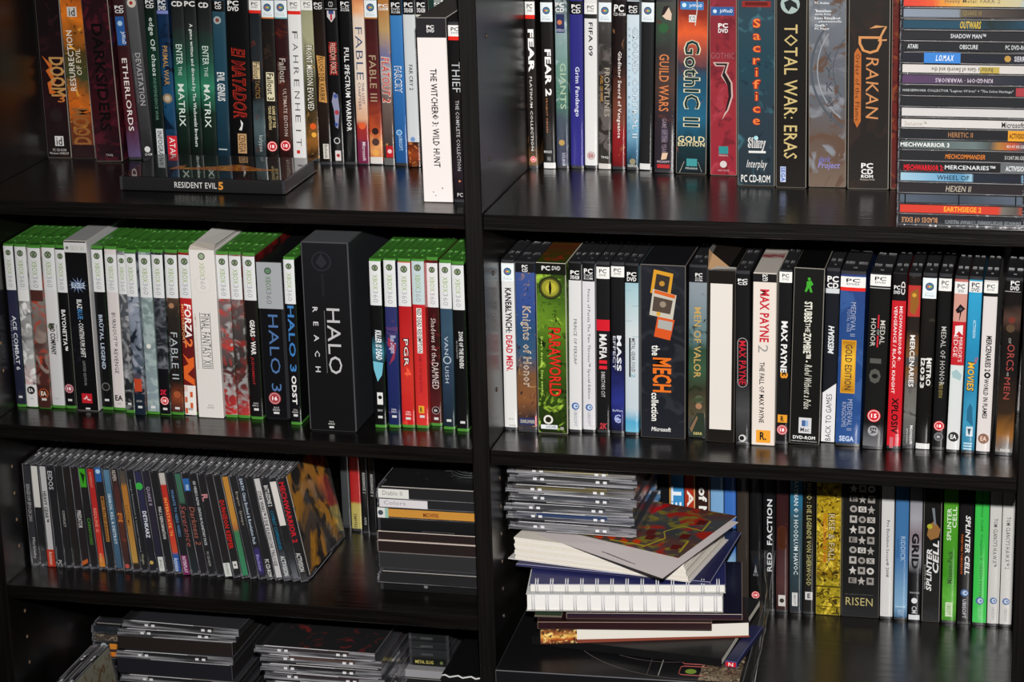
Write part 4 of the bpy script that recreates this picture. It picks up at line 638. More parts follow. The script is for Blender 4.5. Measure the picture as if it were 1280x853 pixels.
place('B', 222, 336, 797, 211, 148, A([(0, '2c3c10'), (.2, '3c5c18'), (.35, '5c8020'), (.5, '3c5c14'), (.75, '2c4410'), (1, '182408')], '94b83c', 10, .57, .12, '142008', 8), R(148, 190, 0, 1, '14160f', PL) + H('PC', 158, 175, .2, .48, 'e0e0e0', .05, role=PL) + H('DVD', 158, 173, .54, .82, 'd0d0d0', .03, .1, role=PL) + O(240, .48, .78, '2c3418', 'cover_picture', 28) + O(240, .48, .66, '4c4c1c', 'cover_picture', 28) + O(240, .48, .56, '8c8c2c', 'cover_picture', 28) + O(240, .5, .36, 'b0a838', 'cover_picture') + G([(.47, 212), (.51, 225), (.52, 240), (.51, 255), (.47, 268), (.44, 255), (.43, 240), (.44, 225)], '0e1008') + T('PARAWORLD', 388, 652, .60, .44, '3c0c08', b=.07) + T('PARAWORLD', 390, 650, .60, .40, 'd02c20', b=.03) + T('Don’t dream. Stay awake.', 425, 655, .16, .1, 'b8d860') + O(742, .35, .32, 'd8d8d0') + O(742, .35, .2, '242818') + R(762, 778, .1, .66, 'd8dce0', 'publisher_mark') + H('SUNFLOWERS', 765, 775, .26, .62, '3c4858') + H('SEK', 768, 778, .75, .88, 'd0d0d0'), 'thick jungle green box with reptile eye', D_=.14, edge=flat('b8b4a8', 'matte'), top=A([(0, '3c5c18'), (.5, '5a2c18'), (1, '2c4410')], '8c2c1c', 9, .58))
place('D', 341, 389, 794, 337, 150, 'd0d0d2', R(148, 212, 0, 1, '161618', PL) + pcb(175, 208, 'DVD-ROM') + T('PRINCE OF PERSIA®', 358, 532, .52, .28, '38383c', b=.0) + ubi(690, .62, 705, 768), 'white case with thin black lettering and swirl mark')
place('D', 394, 441, 794, 389, 150, A([(0, 'a8a4b0'), (.1, 'd0ced4'), (1, 'cecdd2')]), R(148, 216, 0, 1, '161618', PL) + pcb(168, 210, 'DVD', 'ROM') + T('Prince of Persia The Two Thrones™ Special Edition', 245, 662, .5, .3, '38343c', b=.01) + ubi(695, .58, 712, 768), 'white case with one long line of small lettering')
place('D', 446, 496, 795, 443, 150, A([(0, '1c1c1e'), (.6, '1e1c1e'), (1, '18181a')]), pcw(162, 206) + R(360, 402, 0, 1, 'c81c2c') + T('MAFIA', 415, 510, .5, .56, 'dcdcdc', b=.05) + T('II', 514, 548, .5, .6, 'd02430', b=.06) + T("DIRECTOR'S CUT", 558, 655, .5, .3, 'c0c0c0', b=.02) + H('2K', 755, 778, .2, .8, 'b83840', .06, .2), 'black case with red square and white lettering')
place('D', 500, 550, 798, 499, 152, A([(0, '1c1c1e'), (.5, '18181c'), (.65, '1c2050'), (.8, '28307c'), (1, '14162c')], None, warp=.08), pcw(160, 200) + T('MASS', 420, 555, .62, .36, 'd8dce4', b=.05) + T('EFFECT', 422, 550, .25, .2, 'b8bcc8', b=.03) + H('BioWare', 703, 711, .12, .88, 'c0c4e0') + H('G', 722, 755, .25, .75, '9ca8d8', .02) + O(740, .5, .3, '9ca8d8'), 'black case with deep blue glow near the foot')
C(780, 280, 2.94)
place('D', 6, 55, 776, 4, 150, A([(0, '6c9cac'), (.15, '9cbcc4'), (.4, 'c4ccd0'), (.85, 'b8c4cc'), (.92, '4c9cc0'), (1, '6cacc8')], None, warp=.03), R(152, 214, 0, 1, '161618', PL) + pcb(175, 208, 'DVD') + sum([R(240 + 56 * i, 242 + 56 * i, .05 + .5 * (i % 2), .5 + .5 * (i % 2), '88a4ac') for i in range(4)], []) + R(414, 558, .3, .42, '2c3034') + T('METAL GEAR SOLID', 415, 540, .62, .28, '34383c', b=.01) + T('2', 545, 560, .62, .28, '58a0b0', b=.01), 'pale aqua case with hexagon lines')
place('B', 62, 226, 786, 60, 150, A([(0, '24262e'), (.5, '1c1e26'), (1, '22242c')], '30323a', 8, .55), sum([G(q, c) for q, c in (([(.3, 165), (.73, 178), (.66, 262), (.22, 250)], 'c89028'), ([(.36, 180), (.66, 190), (.6, 250), (.3, 240)], '3c3430'), ([(.28, 235), (.8, 255), (.72, 345), (.2, 330)], 'b8b4a8'), ([(.3, 262), (.72, 275), (.66, 325), (.26, 315)], '4c4038'), ([(.32, 238), (.78, 255), (.76, 268), (.3, 250)], 'c85c24'), ([(.38, 335), (.76, 345), (.66, 420), (.3, 408)], 'c85020'), ([(.40, 345), (.72, 353), (.69, 385), (.38, 376)], 'a0a09c'))], []) + O(215, .48, .12, 'b08030', 'cover_picture') + O(290, .5, .14, '8c8070', 'cover_picture') + O(325, .4, .1, 'c89838', 'cover_picture') + T('the', 440, 478, .34, .18, 'e4e4e0', b=.03) + T('MECH', 485, 612, .48, .42, 'd86c20', b=.05) + T('collection', 615, 720, .32, .16, 'e4e4e0', b=.04) + H('Microsoft', 742, 758, .24, .68, 'e0e0e0', .03, .2), 'very thick black box with three tilted pictures', D_=.14, edge=flat('6c6660', 'matte'), flank='1c1c20', top='242428')
place('D', 236, 301, 784, 240, 155, A([(0, '8c949c'), (.2, '7c8890'), (.4, '5c7478'), (.5, '2c4434'), (.6, '34503c'), (.72, '3c3c2c'), (.85, '4c4434'), (1, '384048')], '2c3424', 10, .6, .05), R(158, 212, 0, 1, '1c1c20', PL) + pcb(178, 208, 'CD', 'ROM', .35, .75) + T('MEN OF VALOR', 302, 560, .5, .4, 'b89858', b=.02) + O(640, .62, .5, '4c5440', 'cover_picture') + O(665, .6, .36, '9c7458', 'cover_picture') + G([(.2, 640), (.95, 630), (.9, 645), (.2, 652)], '3c4430') + G([(.15, 780), (.1, 740), (.5, 690), (.9, 690), (1, 780)], '303c30') + G([(.1, 750), (.5, 700), (.55, 710), (.2, 765)], '7c6048') + H('SIERRA', 762, 772, .3, .95, 'c8b878'), 'case with grey sky and helmeted soldier')
place('B', 303, 406, 802, 309, 168, '1a1614', R(217, 752, .1, .88, 'd6d0ca', 'title_lettering'), 'black box with large blank white panel and torn top', D_=.14, edge=flat('4c4640', 'matte'), flank='141414')
place('D', 411, 462, 812, 413, 180, A([(0, '18181a'), (.6, '1c1c1e'), (.8, '444446'), (1, '202022')], None, warp=.04), pcb(200, 222, 'CD') + sum([O(y, .5, .74, 'a8a4a4', 'title_lettering') for y in (432, 578)], []) + R(432, 578, .13, .87, 'a8a4a4', 'title_lettering') + sum([O(y, .5, .66, '1a1a1c', 'title_lettering') for y in (432, 578)], []) + R(432, 578, .17, .83, '1a1a1c', 'title_lettering') + T('MAX PAYNE', 425, 586, .5, .5, 'c02434', b=.02) + O(785, .5, .55, 'c8c8c8') + O(785, .45, .35, '1c1c1e') + H('Gathering', 797, 802, .2, .85, 'c8c8c8'), 'black case with red lettering in a rounded outline')
place('B', 468, 556, 814, 475, 180, 'd8cec6', R(182, 212, 0, 1, '1c1a1c', PL) + H('PC', 184, 196, .4, .62, 'e0e0e0', .05, role=PL) + H('CD', 197, 208, .4, .62, 'e0e0e0', .05, role=PL) + T('MAX PAYNE', 238, 430, .5, .4, 'b82434', b=.05) + T('2', 440, 468, .46, .42, '8c8c8c', b=-.0) + T('THE FALL OF MAX PAYNE', 503, 728, .42, .22, '2c2828', b=.03) + R(755, 802, .2, .82, 'e0982c', 'publisher_mark') + H('R.', 762, 792, .36, .64, '1c1c1c', .05), 'thick white box with red and black lettering and orange square', D_=.14, flank='ccc4bc', top=A([(0, 'd0c8c0'), (.4, 'd0c8c0'), (.5, '8c3038'), (.6, 'd0c8c0'), (1, 'd0c8c0')]), edge=flat('c0b8b0', 'matte'))
C(930, 300, 3.047)
place('D', 119, 169, 778, 134, 117, '19191b', pcw(120, 160) + T('MAX PAYNE', 305, 500, .5, .5, 'e0e0e0', b=.06) + T('3', 500, 522, .55, .6, 'd8902c', b=.06) + R(662, 692, .12, .88, 'd8942c', 'publisher_mark') + H('R', 667, 688, .35, .62, '1c1c1c', .05) + badge(720, .85, '18', rim='d0b0b0', fill='b84850'), 'black case with white lettering above orange square')
place('B', 172, 287, 778, 192, 108, A([(0, '161614'), (1, '121210')]), O(145, .5, .1, '3c9c2c', 'cover_picture') + G([(.42, 155), (.56, 150), (.64, 165), (.56, 172), (.62, 195), (.54, 195), (.5, 178), (.42, 195), (.36, 192), (.42, 172)], '3c9c2c') + T('STUBBS', 230, 308, .5, .26, 'd8d8cc', b=.05) + T('THE', 310, 345, .5, .16, 'd8d8cc', b=.02) + T('ZOMBIE™', 348, 445, .5, .26, 'd8d8cc', b=.05) + O(456, .5, .06, 'd8d8cc', 'title_lettering') + T('Rebel Without a Pulse', 468, 638, .56, .24, 'd8d8cc', b=.0, sh=.3) + R(672, 732, .3, .72, 'c8c8cc', 'publisher_mark') + R(682, 705, .4, .52, '3c5c8c', 'publisher_mark') + R(682, 705, .52, .62, '8ca8c8', 'publisher_mark') + H('Mac', 710, 726, .36, .66, '3c3c40') + H('DVD-ROM', 742, 755, .12, .86, 'e0e0e0', .04, role=PL) + H('requirements on the bottom', 760, 766, .06, .92, 'c0c0c0'), 'thick black box with small green walking figure', D_=.14, edge=flat('8c8880', 'matte'), flank='141414')
place('D', 294, 345, 770, 315, 125, '1e2028', H('PC', 135, 158, .08, .92, 'e4e4e4', .05, role=PL) + H('CD', 160, 181, .08, .92, 'e4e4e4', .05, role=PL) + R(182, 200, 0, 1, 'c8ccd0', PL) + T('MESSIAH', 322, 428, .5, .45, 'd8dce0', 1, .06, .2) + G([(0, 578), (1, 540), (1, 766), (0, 766)], 'd8d8da', 'publisher_mark') + T('BACK TO GAMES', 582, 762, .5, .42, '38383c', 1, .0, role='publisher_mark'), 'black and white case with upward lettering')
place('D', 347, 441, 785, 370, 135, A([(0, '2c3c74'), (.3, '24447c'), (.6, '24447c'), (1, '284c88')], '34548c', 7, .56), pcw(137, 177, 13) + T('MEDIEVAL II', 232, 360, .55, .2, '9ca4b8', b=.0) + T('TOTAL WAR', 258, 345, .36, .12, '8c94a8', b=.0) + R(375, 578, .13, .72, 'c89020', 'title_lettering') + R(380, 572, .17, .68, A([(0, 'a87018'), (.3, 'e0b038'), (.6, 'd8a430'), (1, 'a87018')], None), 'title_lettering') + T('GOLD EDITION', 392, 565, .43, .28, '3c3430', b=.02) + T('MEDIEVAL II', 600, 720, .55, .2, '9ca4b8', b=.0) + T('KINGDOMS', 612, 708, .32, .18, '9ca4b8', b=.0) + H('SEGA', 742, 763, .16, .76, 'b8c8e0', .06), 'wide blue case with gold plate')
place('D', 451, 528, 797, 483, 128, A([(0, '161616'), (.85, '1c1c1c'), (.95, '5c5c60'), (1, '707074')], None, warp=.02), pcw(130, 172) + R(178, 181, 0, 1, 'b0b0b0', PL) + T('MEDAL', 300, 390, .72, .24, 'c0bcb4', b=.01) + T('HONOR', 295, 400, .26, .24, 'c0bcb4', b=.01) + T('OF', 335, 355, .5, .12, 'a8a8a0') + R(280, 330, .46, .54, 'b82430', 'title_lettering') + R(358, 402, .46, .54, 'b82430', 'title_lettering') + T('10', 445, 540, .45, .58, '50504c', b=.06) + badge(664, .68, '15', rim='d8c0c0') + O(722, .5, .54, '9c9ca0') + T('EA', 710, 734, .5, .3, '28282c', b=.04, role='publisher_mark'), 'wide black case with round red rating and grey numeral')
C(1080, 300, 2.94)
place('D', 83, 134, 768, 108, 118, A([(0, 'b82028'), (1, 'c41c28')], None), R(122, 220, 0, 1, '161416', PL) + T('CD', 150, 198, .76, .3, 'd8d0d0', 1, .04, role=PL) + H('PC', 165, 180, .1, .55, 'e0e0e0', .05, role=PL) + H('DVD', 184, 196, .1, .55, 'e0e0e0', .04, role=PL) + T("MECHWARRIOR® 4:", 240, 438, .68, .24, 'e4d8d8', b=.02) + T('VENGEANCE / BLACK KNIGHT', 240, 560, .3, .24, 'e4d8d8', b=.02) + T('XPLOSIV', 575, 708, .5, .5, '241014', b=.05) + R(722, 762, .2, .46, 'c0646c', 'publisher_mark') + R(710, 755, .6, .86, 'c0646c', 'publisher_mark'), 'bright red case with two lines of white lettering')
place('D', 141, 186, 768, 166, 128, A([(0, '241a18'), (.3, '2c2420'), (.5, '6c4c2c'), (.6, '605c58'), (.8, '6c6c68'), (1, '484a4c')], '444444', 9, .55), R(165, 278, 0, 1, 'b03430') + G([(.2, 190), (.8, 175), (.9, 230), (.6, 272), (.2, 262)], '8c5824') + O(200, .5, .35, 'c89838', 'cover_picture') + T('MERCENARIES', 345, 535, .5, .42, 'dcdcdc', b=.04) + T('Microsoft', 678, 748, .68, .25, 'd0d0d0', b=.03, role='publisher_mark') + T('game studios', 690, 745, .35, .18, 'c0c0c0', role='publisher_mark'), 'grey case with red framed picture at the top')
place('D', 190, 241, 768, 218, 132, A([(0, '221e1c'), (.5, '1a1816'), (1, '121212')], '38342c', 12, .6), win(138, 212) + T('METRO', 428, 530, .7, .34, 'e0e0dc', b=.05) + T('2033', 435, 540, .25, .3, 'd0d0cc', b=.05) + R(430, 436, .1, .9, 'd8d8d4', 'title_lettering') + R(745, 766, 0, 1, 'd4d4d4', PL), 'black case with stencilled lettering and white foot')
place('D', 249, 296, 772, 277, 132, A([(0, '161616'), (1, '1a1a1c')]), pcw(140, 185) + T('MEDAL OF HONOR', 314, 530, .55, .4, 'b0b0ac', b=.01) + T('LIMITED EDITION', 520, 575, .5, .3, '9c8c50', b=.0) + badge(680, .86, '18', rim='d8c0c0') + O(720, .5, .75, '6c6c70') + O(720, .5, .55, '4c4c50') + ea(720, .4, '4c4c50'), 'black case with grey lettering and red round rating')
place('D', 302, 350, 782, 335, 150, A([(0, '984848'), (.06, 'c88478'), (.14, 'd0a090'), (.2, '7c3030'), (.22, 'd4d4d4'), (.5, 'ccd4d4'), (1, 'd2d2d4')], None, warp=.02), R(152, 195, 0, 1, 'e0e0e0', PL) + H('PC', 160, 176, .22, .78, '1a1a1a', .03, role=PL) + H('DVD', 180, 190, .28, .72, '303030', role=PL) + R(195, 296, 0, 1, 'c49084') + G([(.15, 255), (.5, 232), (.9, 248), (.6, 262), (.3, 266)], '24181c') + O(250, .55, .22, '4c4c50', 'cover_picture') + G([(.5, 262), (.62, 262), (.5, 292), (.46, 292)], '28181c') + R(296, 455, 0, 1, 'b8242c', 'title_lettering') + G([(.2, 312), (.8, 308), (.8, 345), (.5, 330), (.2, 350)], 'e4dcdc', 'title_lettering') + T("MIRROR'S", 352, 442, .68, .3, 'e4d8d8', b=.0) + T('EDGE', 345, 425, .3, .32, 'e4d8d8', b=.0) + G([(.1, 480), (.5, 470), (.9, 490), (.8, 510), (.2, 500)], '9cb8bc') + ea(720, .82), 'white case with tattooed eye above red square')
place('D', 357, 405, 785, 388, 150, A([(0, '2c94b8'), (.1, '3098c4'), (.6, '2078a0'), (.8, '3c90b4'), (1, '2c6c8c')]), R(150, 190, 0, 1, 'e0e0e0', PL) + H('PC', 155, 172, .2, .8, '1a1a1a', .04, role=PL) + H('DVD', 174, 187, .2, .8, '1a1a1a', .03, role=PL) + T('ACTIVISION', 290, 355, .55, .22, 'c0dce8', b=.02, role='publisher_mark') + T('The', 425, 450, .8, .25, 'c84030', b=.03) + T('MOVIES', 442, 552, .45, .62, '3c2418', b=.08, sh=.1) + T('MOVIES', 445, 549, .45, .52, 'e0b038', b=.03, sh=.1) + G([(.3, 660), (.3, 620), (.5, 595), (.7, 610), (.8, 680)], '286484') + R(682, 718, .3, .82, 'c8d4dc', 'publisher_mark') + G([(.4, 690), (.7, 690), (.62, 700), (.6, 712), (.5, 712)], '2c4858', 'publisher_mark') + sum([R(742 + 10 * i, 748 + 10 * i, .15, .8, 'a8c8d8', 'publisher_mark') for i in range(3)], []), 'sky blue case with yellow lettering')
place('D', 411, 462, 788, 443, 152, 'd4cece', pcw(155, 193) + R(193, 205, 0, 1, '1c1c1e', PL) + T('MERCENARIES 2', 348, 478, .55, .42, '1c1c1c', b=.05) + O(492, .55, .5, '202020', 'title_lettering', 8) + O(492, .55, .2, 'd0caca', 'title_lettering') + T('WORLD IN FLAMES', 505, 652, .5, .36, '1c1c1c', b=.04) + ea(727, .8, '7c5440', 'e0c8b8'), 'white case with black lettering and bronze round mark')
place('D', 481, 545, 792, 522, 135, A([(0, '141414'), (.15, '1c1818'), (.22, '4c3830'), (.3, '1e1a18'), (.5, '181818'), (.75, '3c2c20'), (.88, '8c5c28'), (.94, '6c6058'), (1, '8c9094')], None, warp=.04), pcb(148, 182, 'DVD', u0=.3, u1=.8) + R(186, 188, 0, .9, 'b0b0b0', PL) + O(290, .5, .4, '6c3028', 'cover_picture') + O(320, .45, .5, '544030', 'cover_picture') + T('OF', 355, 375, .45, .15, 'a09c98') + T('ORCS', 378, 475, .55, .42, '9c4440', b=.0) + T('AND', 480, 495, .45, .12, 'a09c98') + T('MEN', 500, 580, .45, .34, '9c4440', b=.0) + H('FOCUS', 765, 775, .3, .85, 'e0e0e0', .03), 'black case with dull red lettering and rusty foot')
place('D', 552, 584, 640, 560, 300, 'c8c6c4', [], 'white spined case standing deeper beside the side panel', yd=.206)
flush()
# torn box top beside the blank panel
fx = [d for d in CUR['items'] if d['look'].startswith('black box with large blank')][0]
b = B(); Wf, Hf = fx['W'], fx['H']; tn = flat('9c7c5c', 'matte'); dk = flat('2c2622', 'box'); gy = flat('8c8a86', 'paper')
b.face([(0, 0, Hf), (Wf * .75, .004, Hf + .002), (Wf * .1, .012, Hf + .014), (-.002, .02, Hf + .016)], tn)
b.face([(Wf * .1, .012, Hf + .014), (Wf * .75, .004, Hf + .002), (Wf * .9, .09, Hf + .006), (.0, .1, Hf + .014)], dk)
b.face([(0, .002, Hf), (0, .1, Hf + .001), (.0, .1, Hf + .014), (-.002, .02, Hf + .016)], gy)
b.face([(.001, -.0004, Hf - .001), (Wf, -.0002, Hf - .001), (Wf * .98, .006, Hf + .0015), (Wf * .3, .001, Hf + .003)], gy)
b.build('torn_flap', fx['root'], label='torn brown cardboard flap')

# ================================================================== bottom right shelf, back row
ROW('bottom right shelf', Z3R, 'game cases standing on the bottom right shelf')
YB = .219
C(0, 0, 1)
def backcase(x0, x1, base, els, look, kind='D', **kw): place(kind, x0, x1, 770, x0, 640, base, els, look, yd=kw.pop('yd', YB), **kw); CUR['items'][-1]['a'] = 0; CUR['items'][-1]['loc'].z = Z3R + .0002
backcase(806, 822, '34343a', H('S', 605, 625, .2, .8, '787c84'), 'charcoal case with pale lettering behind the comic book')
backcase(824, 837, '15171b', [], 'plain black case behind the comic book')
backcase(838, 856, A([(0, '3c8cc4'), (1, '3484bc')]), R(560, 720, 0, .12, 'c09040') + T('ET', 606, 640, .5, .7, 'e4ecf4', 1, b=.04), 'cyan case with white upward lettering')
backcase(857, 870, A([(0, 'a83420'), (1, 'a02c1c')]), T('AR', 612, 650, .55, .6, 'e8e0d8', b=.04) + R(560, 720, .9, 1, 'c8a878'), 'brick red case with white upward lettering')
backcase(871, 888, '38201c', T('of N', 608, 645, .5, .6, 'e4e4e0', b=.06) + R(560, 720, .93, 1, 'a88c78'), 'dark brown case with white rounded lettering')
backcase(889, 905, A([(0, '78a4cc'), (1, '6c98c4')]), [], 'pale blue case with dark edge')
backcase(906, 920, A([(0, '3c6cb8'), (.6, '3464b0'), (.75, '8cb4c8'), (.8, '3480c0'), (1, '2c70b0')]), R(728, 745, .2, .8, 'a0a0a0'), 'strong blue case with cloudy foot')
backcase(921.5, 936, '3c342e', [], 'taupe brown blank case')
backcase(937.5, 952, '141416', G([(.35, 715), (.5, 704), (.65, 715)], '888c90') + H('MATURE', 707 + 9, 713 + 6, .3, .75, '888c90') + badge(743, .72) + H('B.COM', 753, 756, .2, .8, '808080'), 'black case with red round rating and small triangle')
backcase(953.5, 969, '101114', T('RED  FACTION', 623, 713, .55, .42, 'd0d4d8', 1, b=.04), 'black case with widely spaced upward lettering')
backcase(970, 985, A([(0, '34181a'), (.5, '3a1c1e'), (.8, '4c3030'), (1, '3c2424')]), sum([O(y, .5, .74, c) for y, c in ((661, '54281c'), (681, '54281c'))], []) + R(661, 681, .13, .87, '54281c') + sum([O(y, .5, .62, '42200f') for y in (661, 681)], []) + R(661, 681, .19, .81, '42200f') + R(743, 757, .2, .8, 'c8c4c0', 'publisher_mark') + O(750, .5, .4, '3c3434'), 'maroon case with brown oval patch')
backcase(987, 1002.5, A([(0, '2c7ca0'), (.3, '28607c'), (.4, '34505c'), (.7, '2c4048'), (1, '30343c')], None), T('RAYMAN ® 3 HOODLUM HAVOC', 600, 717, .5, .38, 'c8d4d8', b=.02) + R(740, 757, .2, .65, 'd0d0d0', 'publisher_mark') + T('UBISOFT', 741, 756, .42, .22, '606468', role='publisher_mark'), 'teal black case with long white lettering')
backcase(1003.5, 1018, A([(0, '201c18'), (.7, '1c1c18'), (1, '242424')]), T('ROBIN HOOD : DIE LEGENDE VON SHERWOOD', 580, 731, .5, .4, 'b4ac70', b=.01) + R(739, 749, .2, .85, 'c8c8c8', 'publisher_mark') + H('E', 741, 747, .4, .66, '1c1c1c', .05), 'black case with long olive yellow lettering')
gold = A([(0, '8c7414'), (.4, 'a88c18'), (.74, '8c7010'), (.76, '6c5c0c'), (.8, '98881c'), (1, '8c7c18')], 'd8bc3c', 16, .52, .03, '3c2c08', 6)
backcase(1019.5, 1050.5, gold, T('RISE & FALL', 640, 702, .62, .3, '2c1c0c', b=.06) + T('RISE & FALL', 641, 701, .62, .25, 'c8b890', b=.0) + T('CIVILIZATIONS AT WAR', 641, 702, .35, .14, 'c0501c', b=.02) + R(731, 733, 0, 1, '4c4008') + R(745, 746, 0, 1, '5c4c0c') + R(757, 758, 0, 1, '5c4c0c'), 'thick crumpled gold foil box', 'B', H_=.19, D_=.135, edge=flat('98905c', 'matte'))
ic = []
for i in range(11):
    for j in range(3):
        y_ = 592 + i * 12.7; u_ = .2 + .235 * j; k = (i * 3 + j * 5) % 4; c_ = ('a8a4a0', 'c0bcb8', '8c8884', '989490')[(i + j * 2) % 4]
        if k == 0: ic += R(y_, y_ + 9, u_, u_ + .19, c_) + R(y_ + 2, y_ + 6, u_ + .05, u_ + .14, '3c3836')
        elif k == 1: ic += O(y_ + 4.5, u_ + .095, .2, c_, 'cover_picture', 10) + O(y_ + 4.5, u_ + .095, .1, '3c3836', 'cover_picture', 6)
        elif k == 2: ic += R(y_ + 1, y_ + 8, u_ - .01, u_ + .2, c_) + H('EGX'[j], y_ + 2, y_ + 7, u_ + .03, u_ + .16, '2c2a28', .03, role='cover_picture')
        else: ic += G([(u_ + .095, y_ - 1), (u_ + .13, y_ + 3), (u_ + .2, y_ + 4), (u_ + .14, y_ + 6), (u_ + .16, y_ + 10), (u_ + .095, y_ + 7), (u_ + .03, y_ + 10), (u_ + .05, y_ + 6), (u_ - .01, y_ + 4), (u_ + .06, y_ + 3)], c_)
backcase(1051.5, 1098.5, A([(0, '1c1c1c'), (.8, '181818'), (1, '2c2c2e')], None), ic + H('the games of the year', 740.5, 741.5, .1, .85, '808080') + H('RISEN', 745, 755, .12, .84, 'b0a470', .0, role='title_lettering'), 'thick black box with rows of grey icons', 'B', H_=.192, D_=.14, edge=flat('5c5854', 'matte'))
backcase(1100, 1115.7, A([(0, 'c8c8c8'), (1, 'd0d0d0')]), T("Pro Evolution Soccer® 2008", 649, 720, .55, .26, '34343a', b=.02), 'white case with one line of thin black lettering')
backcase(1117.5, 1133.8, A([(0, '3c6c9c'), (.6, '3c6ca0'), (.9, '7ca4c4'), (1, '30547c')], None, warp=.03), T('RIDDICK', 669, 700, .6, .35, '9cb4cc', b=.02) + T('THE CHRONICLES', 672, 696, .2, .14, '28486c') + R(757, 758.5, .1, .9, 'a8c4dc') + T('UBISOFT', 761, 769, .5, .4, 'a8c4dc', role='publisher_mark'), 'steel blue case with small outlined lettering')
backcase(1135, 1150.5, A([(0, '4c4e54'), (.35, '9c9ca4'), (.45, '80747c'), (.6, '94949c'), (.7, '1c1c20'), (1, '141418')], None, warp=.03), T('GRID', 665, 710, .5, .62, '18181c', b=.08) + R(739, 741, .1, .9, '707478') + O(750, .5, .5, 'd8dce0') + R(768, 774, .05, .95, 'd0d4d8', PL) + T('CM', 757, 766, .5, .4, 'c8ccd0', role='publisher_mark'), 'silver case with heavy black lettering')
backcase(1152, 1174.5, A([(0, '1c1a18'), (.6, '141414'), (.9, '141414'), (1, '303032')]), G([(.3, 655), (.6, 650), (.95, 660), (.85, 670), (.4, 674), (.2, 668)], '8c6438') + O(657, .35, .3, 'a8a830', 'cover_picture') + G([(.45, 634), (.6, 634), (.7, 655), (.6, 655)], '707880') + T('SPLINTER', 685, 738, .36, .3, 'd8d8d8', 1, b=.05, sh=.2) + T('CELL', 674, 715, .72, .34, 'd8d8d8', 1, b=.05, sh=.2) + T("TOM CLANCY'S", 705, 736, .14, .08, 'a8a8a8', 1), 'black box with white upward lettering and glowing goggles', 'B', H_=.19, D_=.135, edge=flat('807c78', 'matte'))
backcase(1177, 1195, A([(0, '4c9828'), (.3, '4c9828'), (.7, '3c8c20'), (.85, '5cac3c'), (1, '3c7c20')]), T('CELL', 632, 658, .75, .3, 'd8e8d0', 1, b=.03) + T('SPLINTER', 634, 674, .38, .3, 'd8e8d0', 1, b=.03) + T('Mission-Pack', 687, 728, .5, .36, '204414', 1, b=.03) + R(752, 770, .25, .75, 'c8dcb8', 'publisher_mark') + T('UBISOFT', 754, 768, .5, .3, '5c8c40', role='publisher_mark'), 'leaf green case with white upward lettering')
backcase(1196.5, 1214, '1e1c1e', T('SPLINTER CELL', 643, 717, .62, .36, 'e0e0e0', b=.05, sh=.2) + T('PANDORA TOMORROW', 667, 717, .22, .16, 'c05c20', b=.02) + ubi(740, .6, 748, 772, 'd0d0d8'), 'black case with slanted white and orange lettering')
backcase(1215.5, 1233, A([(0, '3cb84c'), (.8, '3cc050'), (1, '4cc860')], None), T("Tom Clancy's Splinter Cell® Complete ® GREEN PEPPER", 585, 746, .5, .26, '1c5c2c', b=.01) + ubi(750, .6, 758, 774, '8cc89c'), 'vivid light green case with dark lettering')
backcase(1234, 1248.8, 'cbcac8', T("TOM CLANCY'S H.A.W.X™", 647, 707, .5, .36, '3c3c40', b=.01) + ubi(750, .62, 758, 774, 'a0a0a4'), 'white case with narrow grey black lettering')
backcase(1249.5, 1264.8, 'cfcecc', T("TOM CLANCY'S H.A.W.X™ 2", 645, 710, .5, .36, '3c3c40', b=.01) + ubi(751, .62, 760, 776, 'a0a0a4'), 'last white case with narrow grey black lettering')
flush()

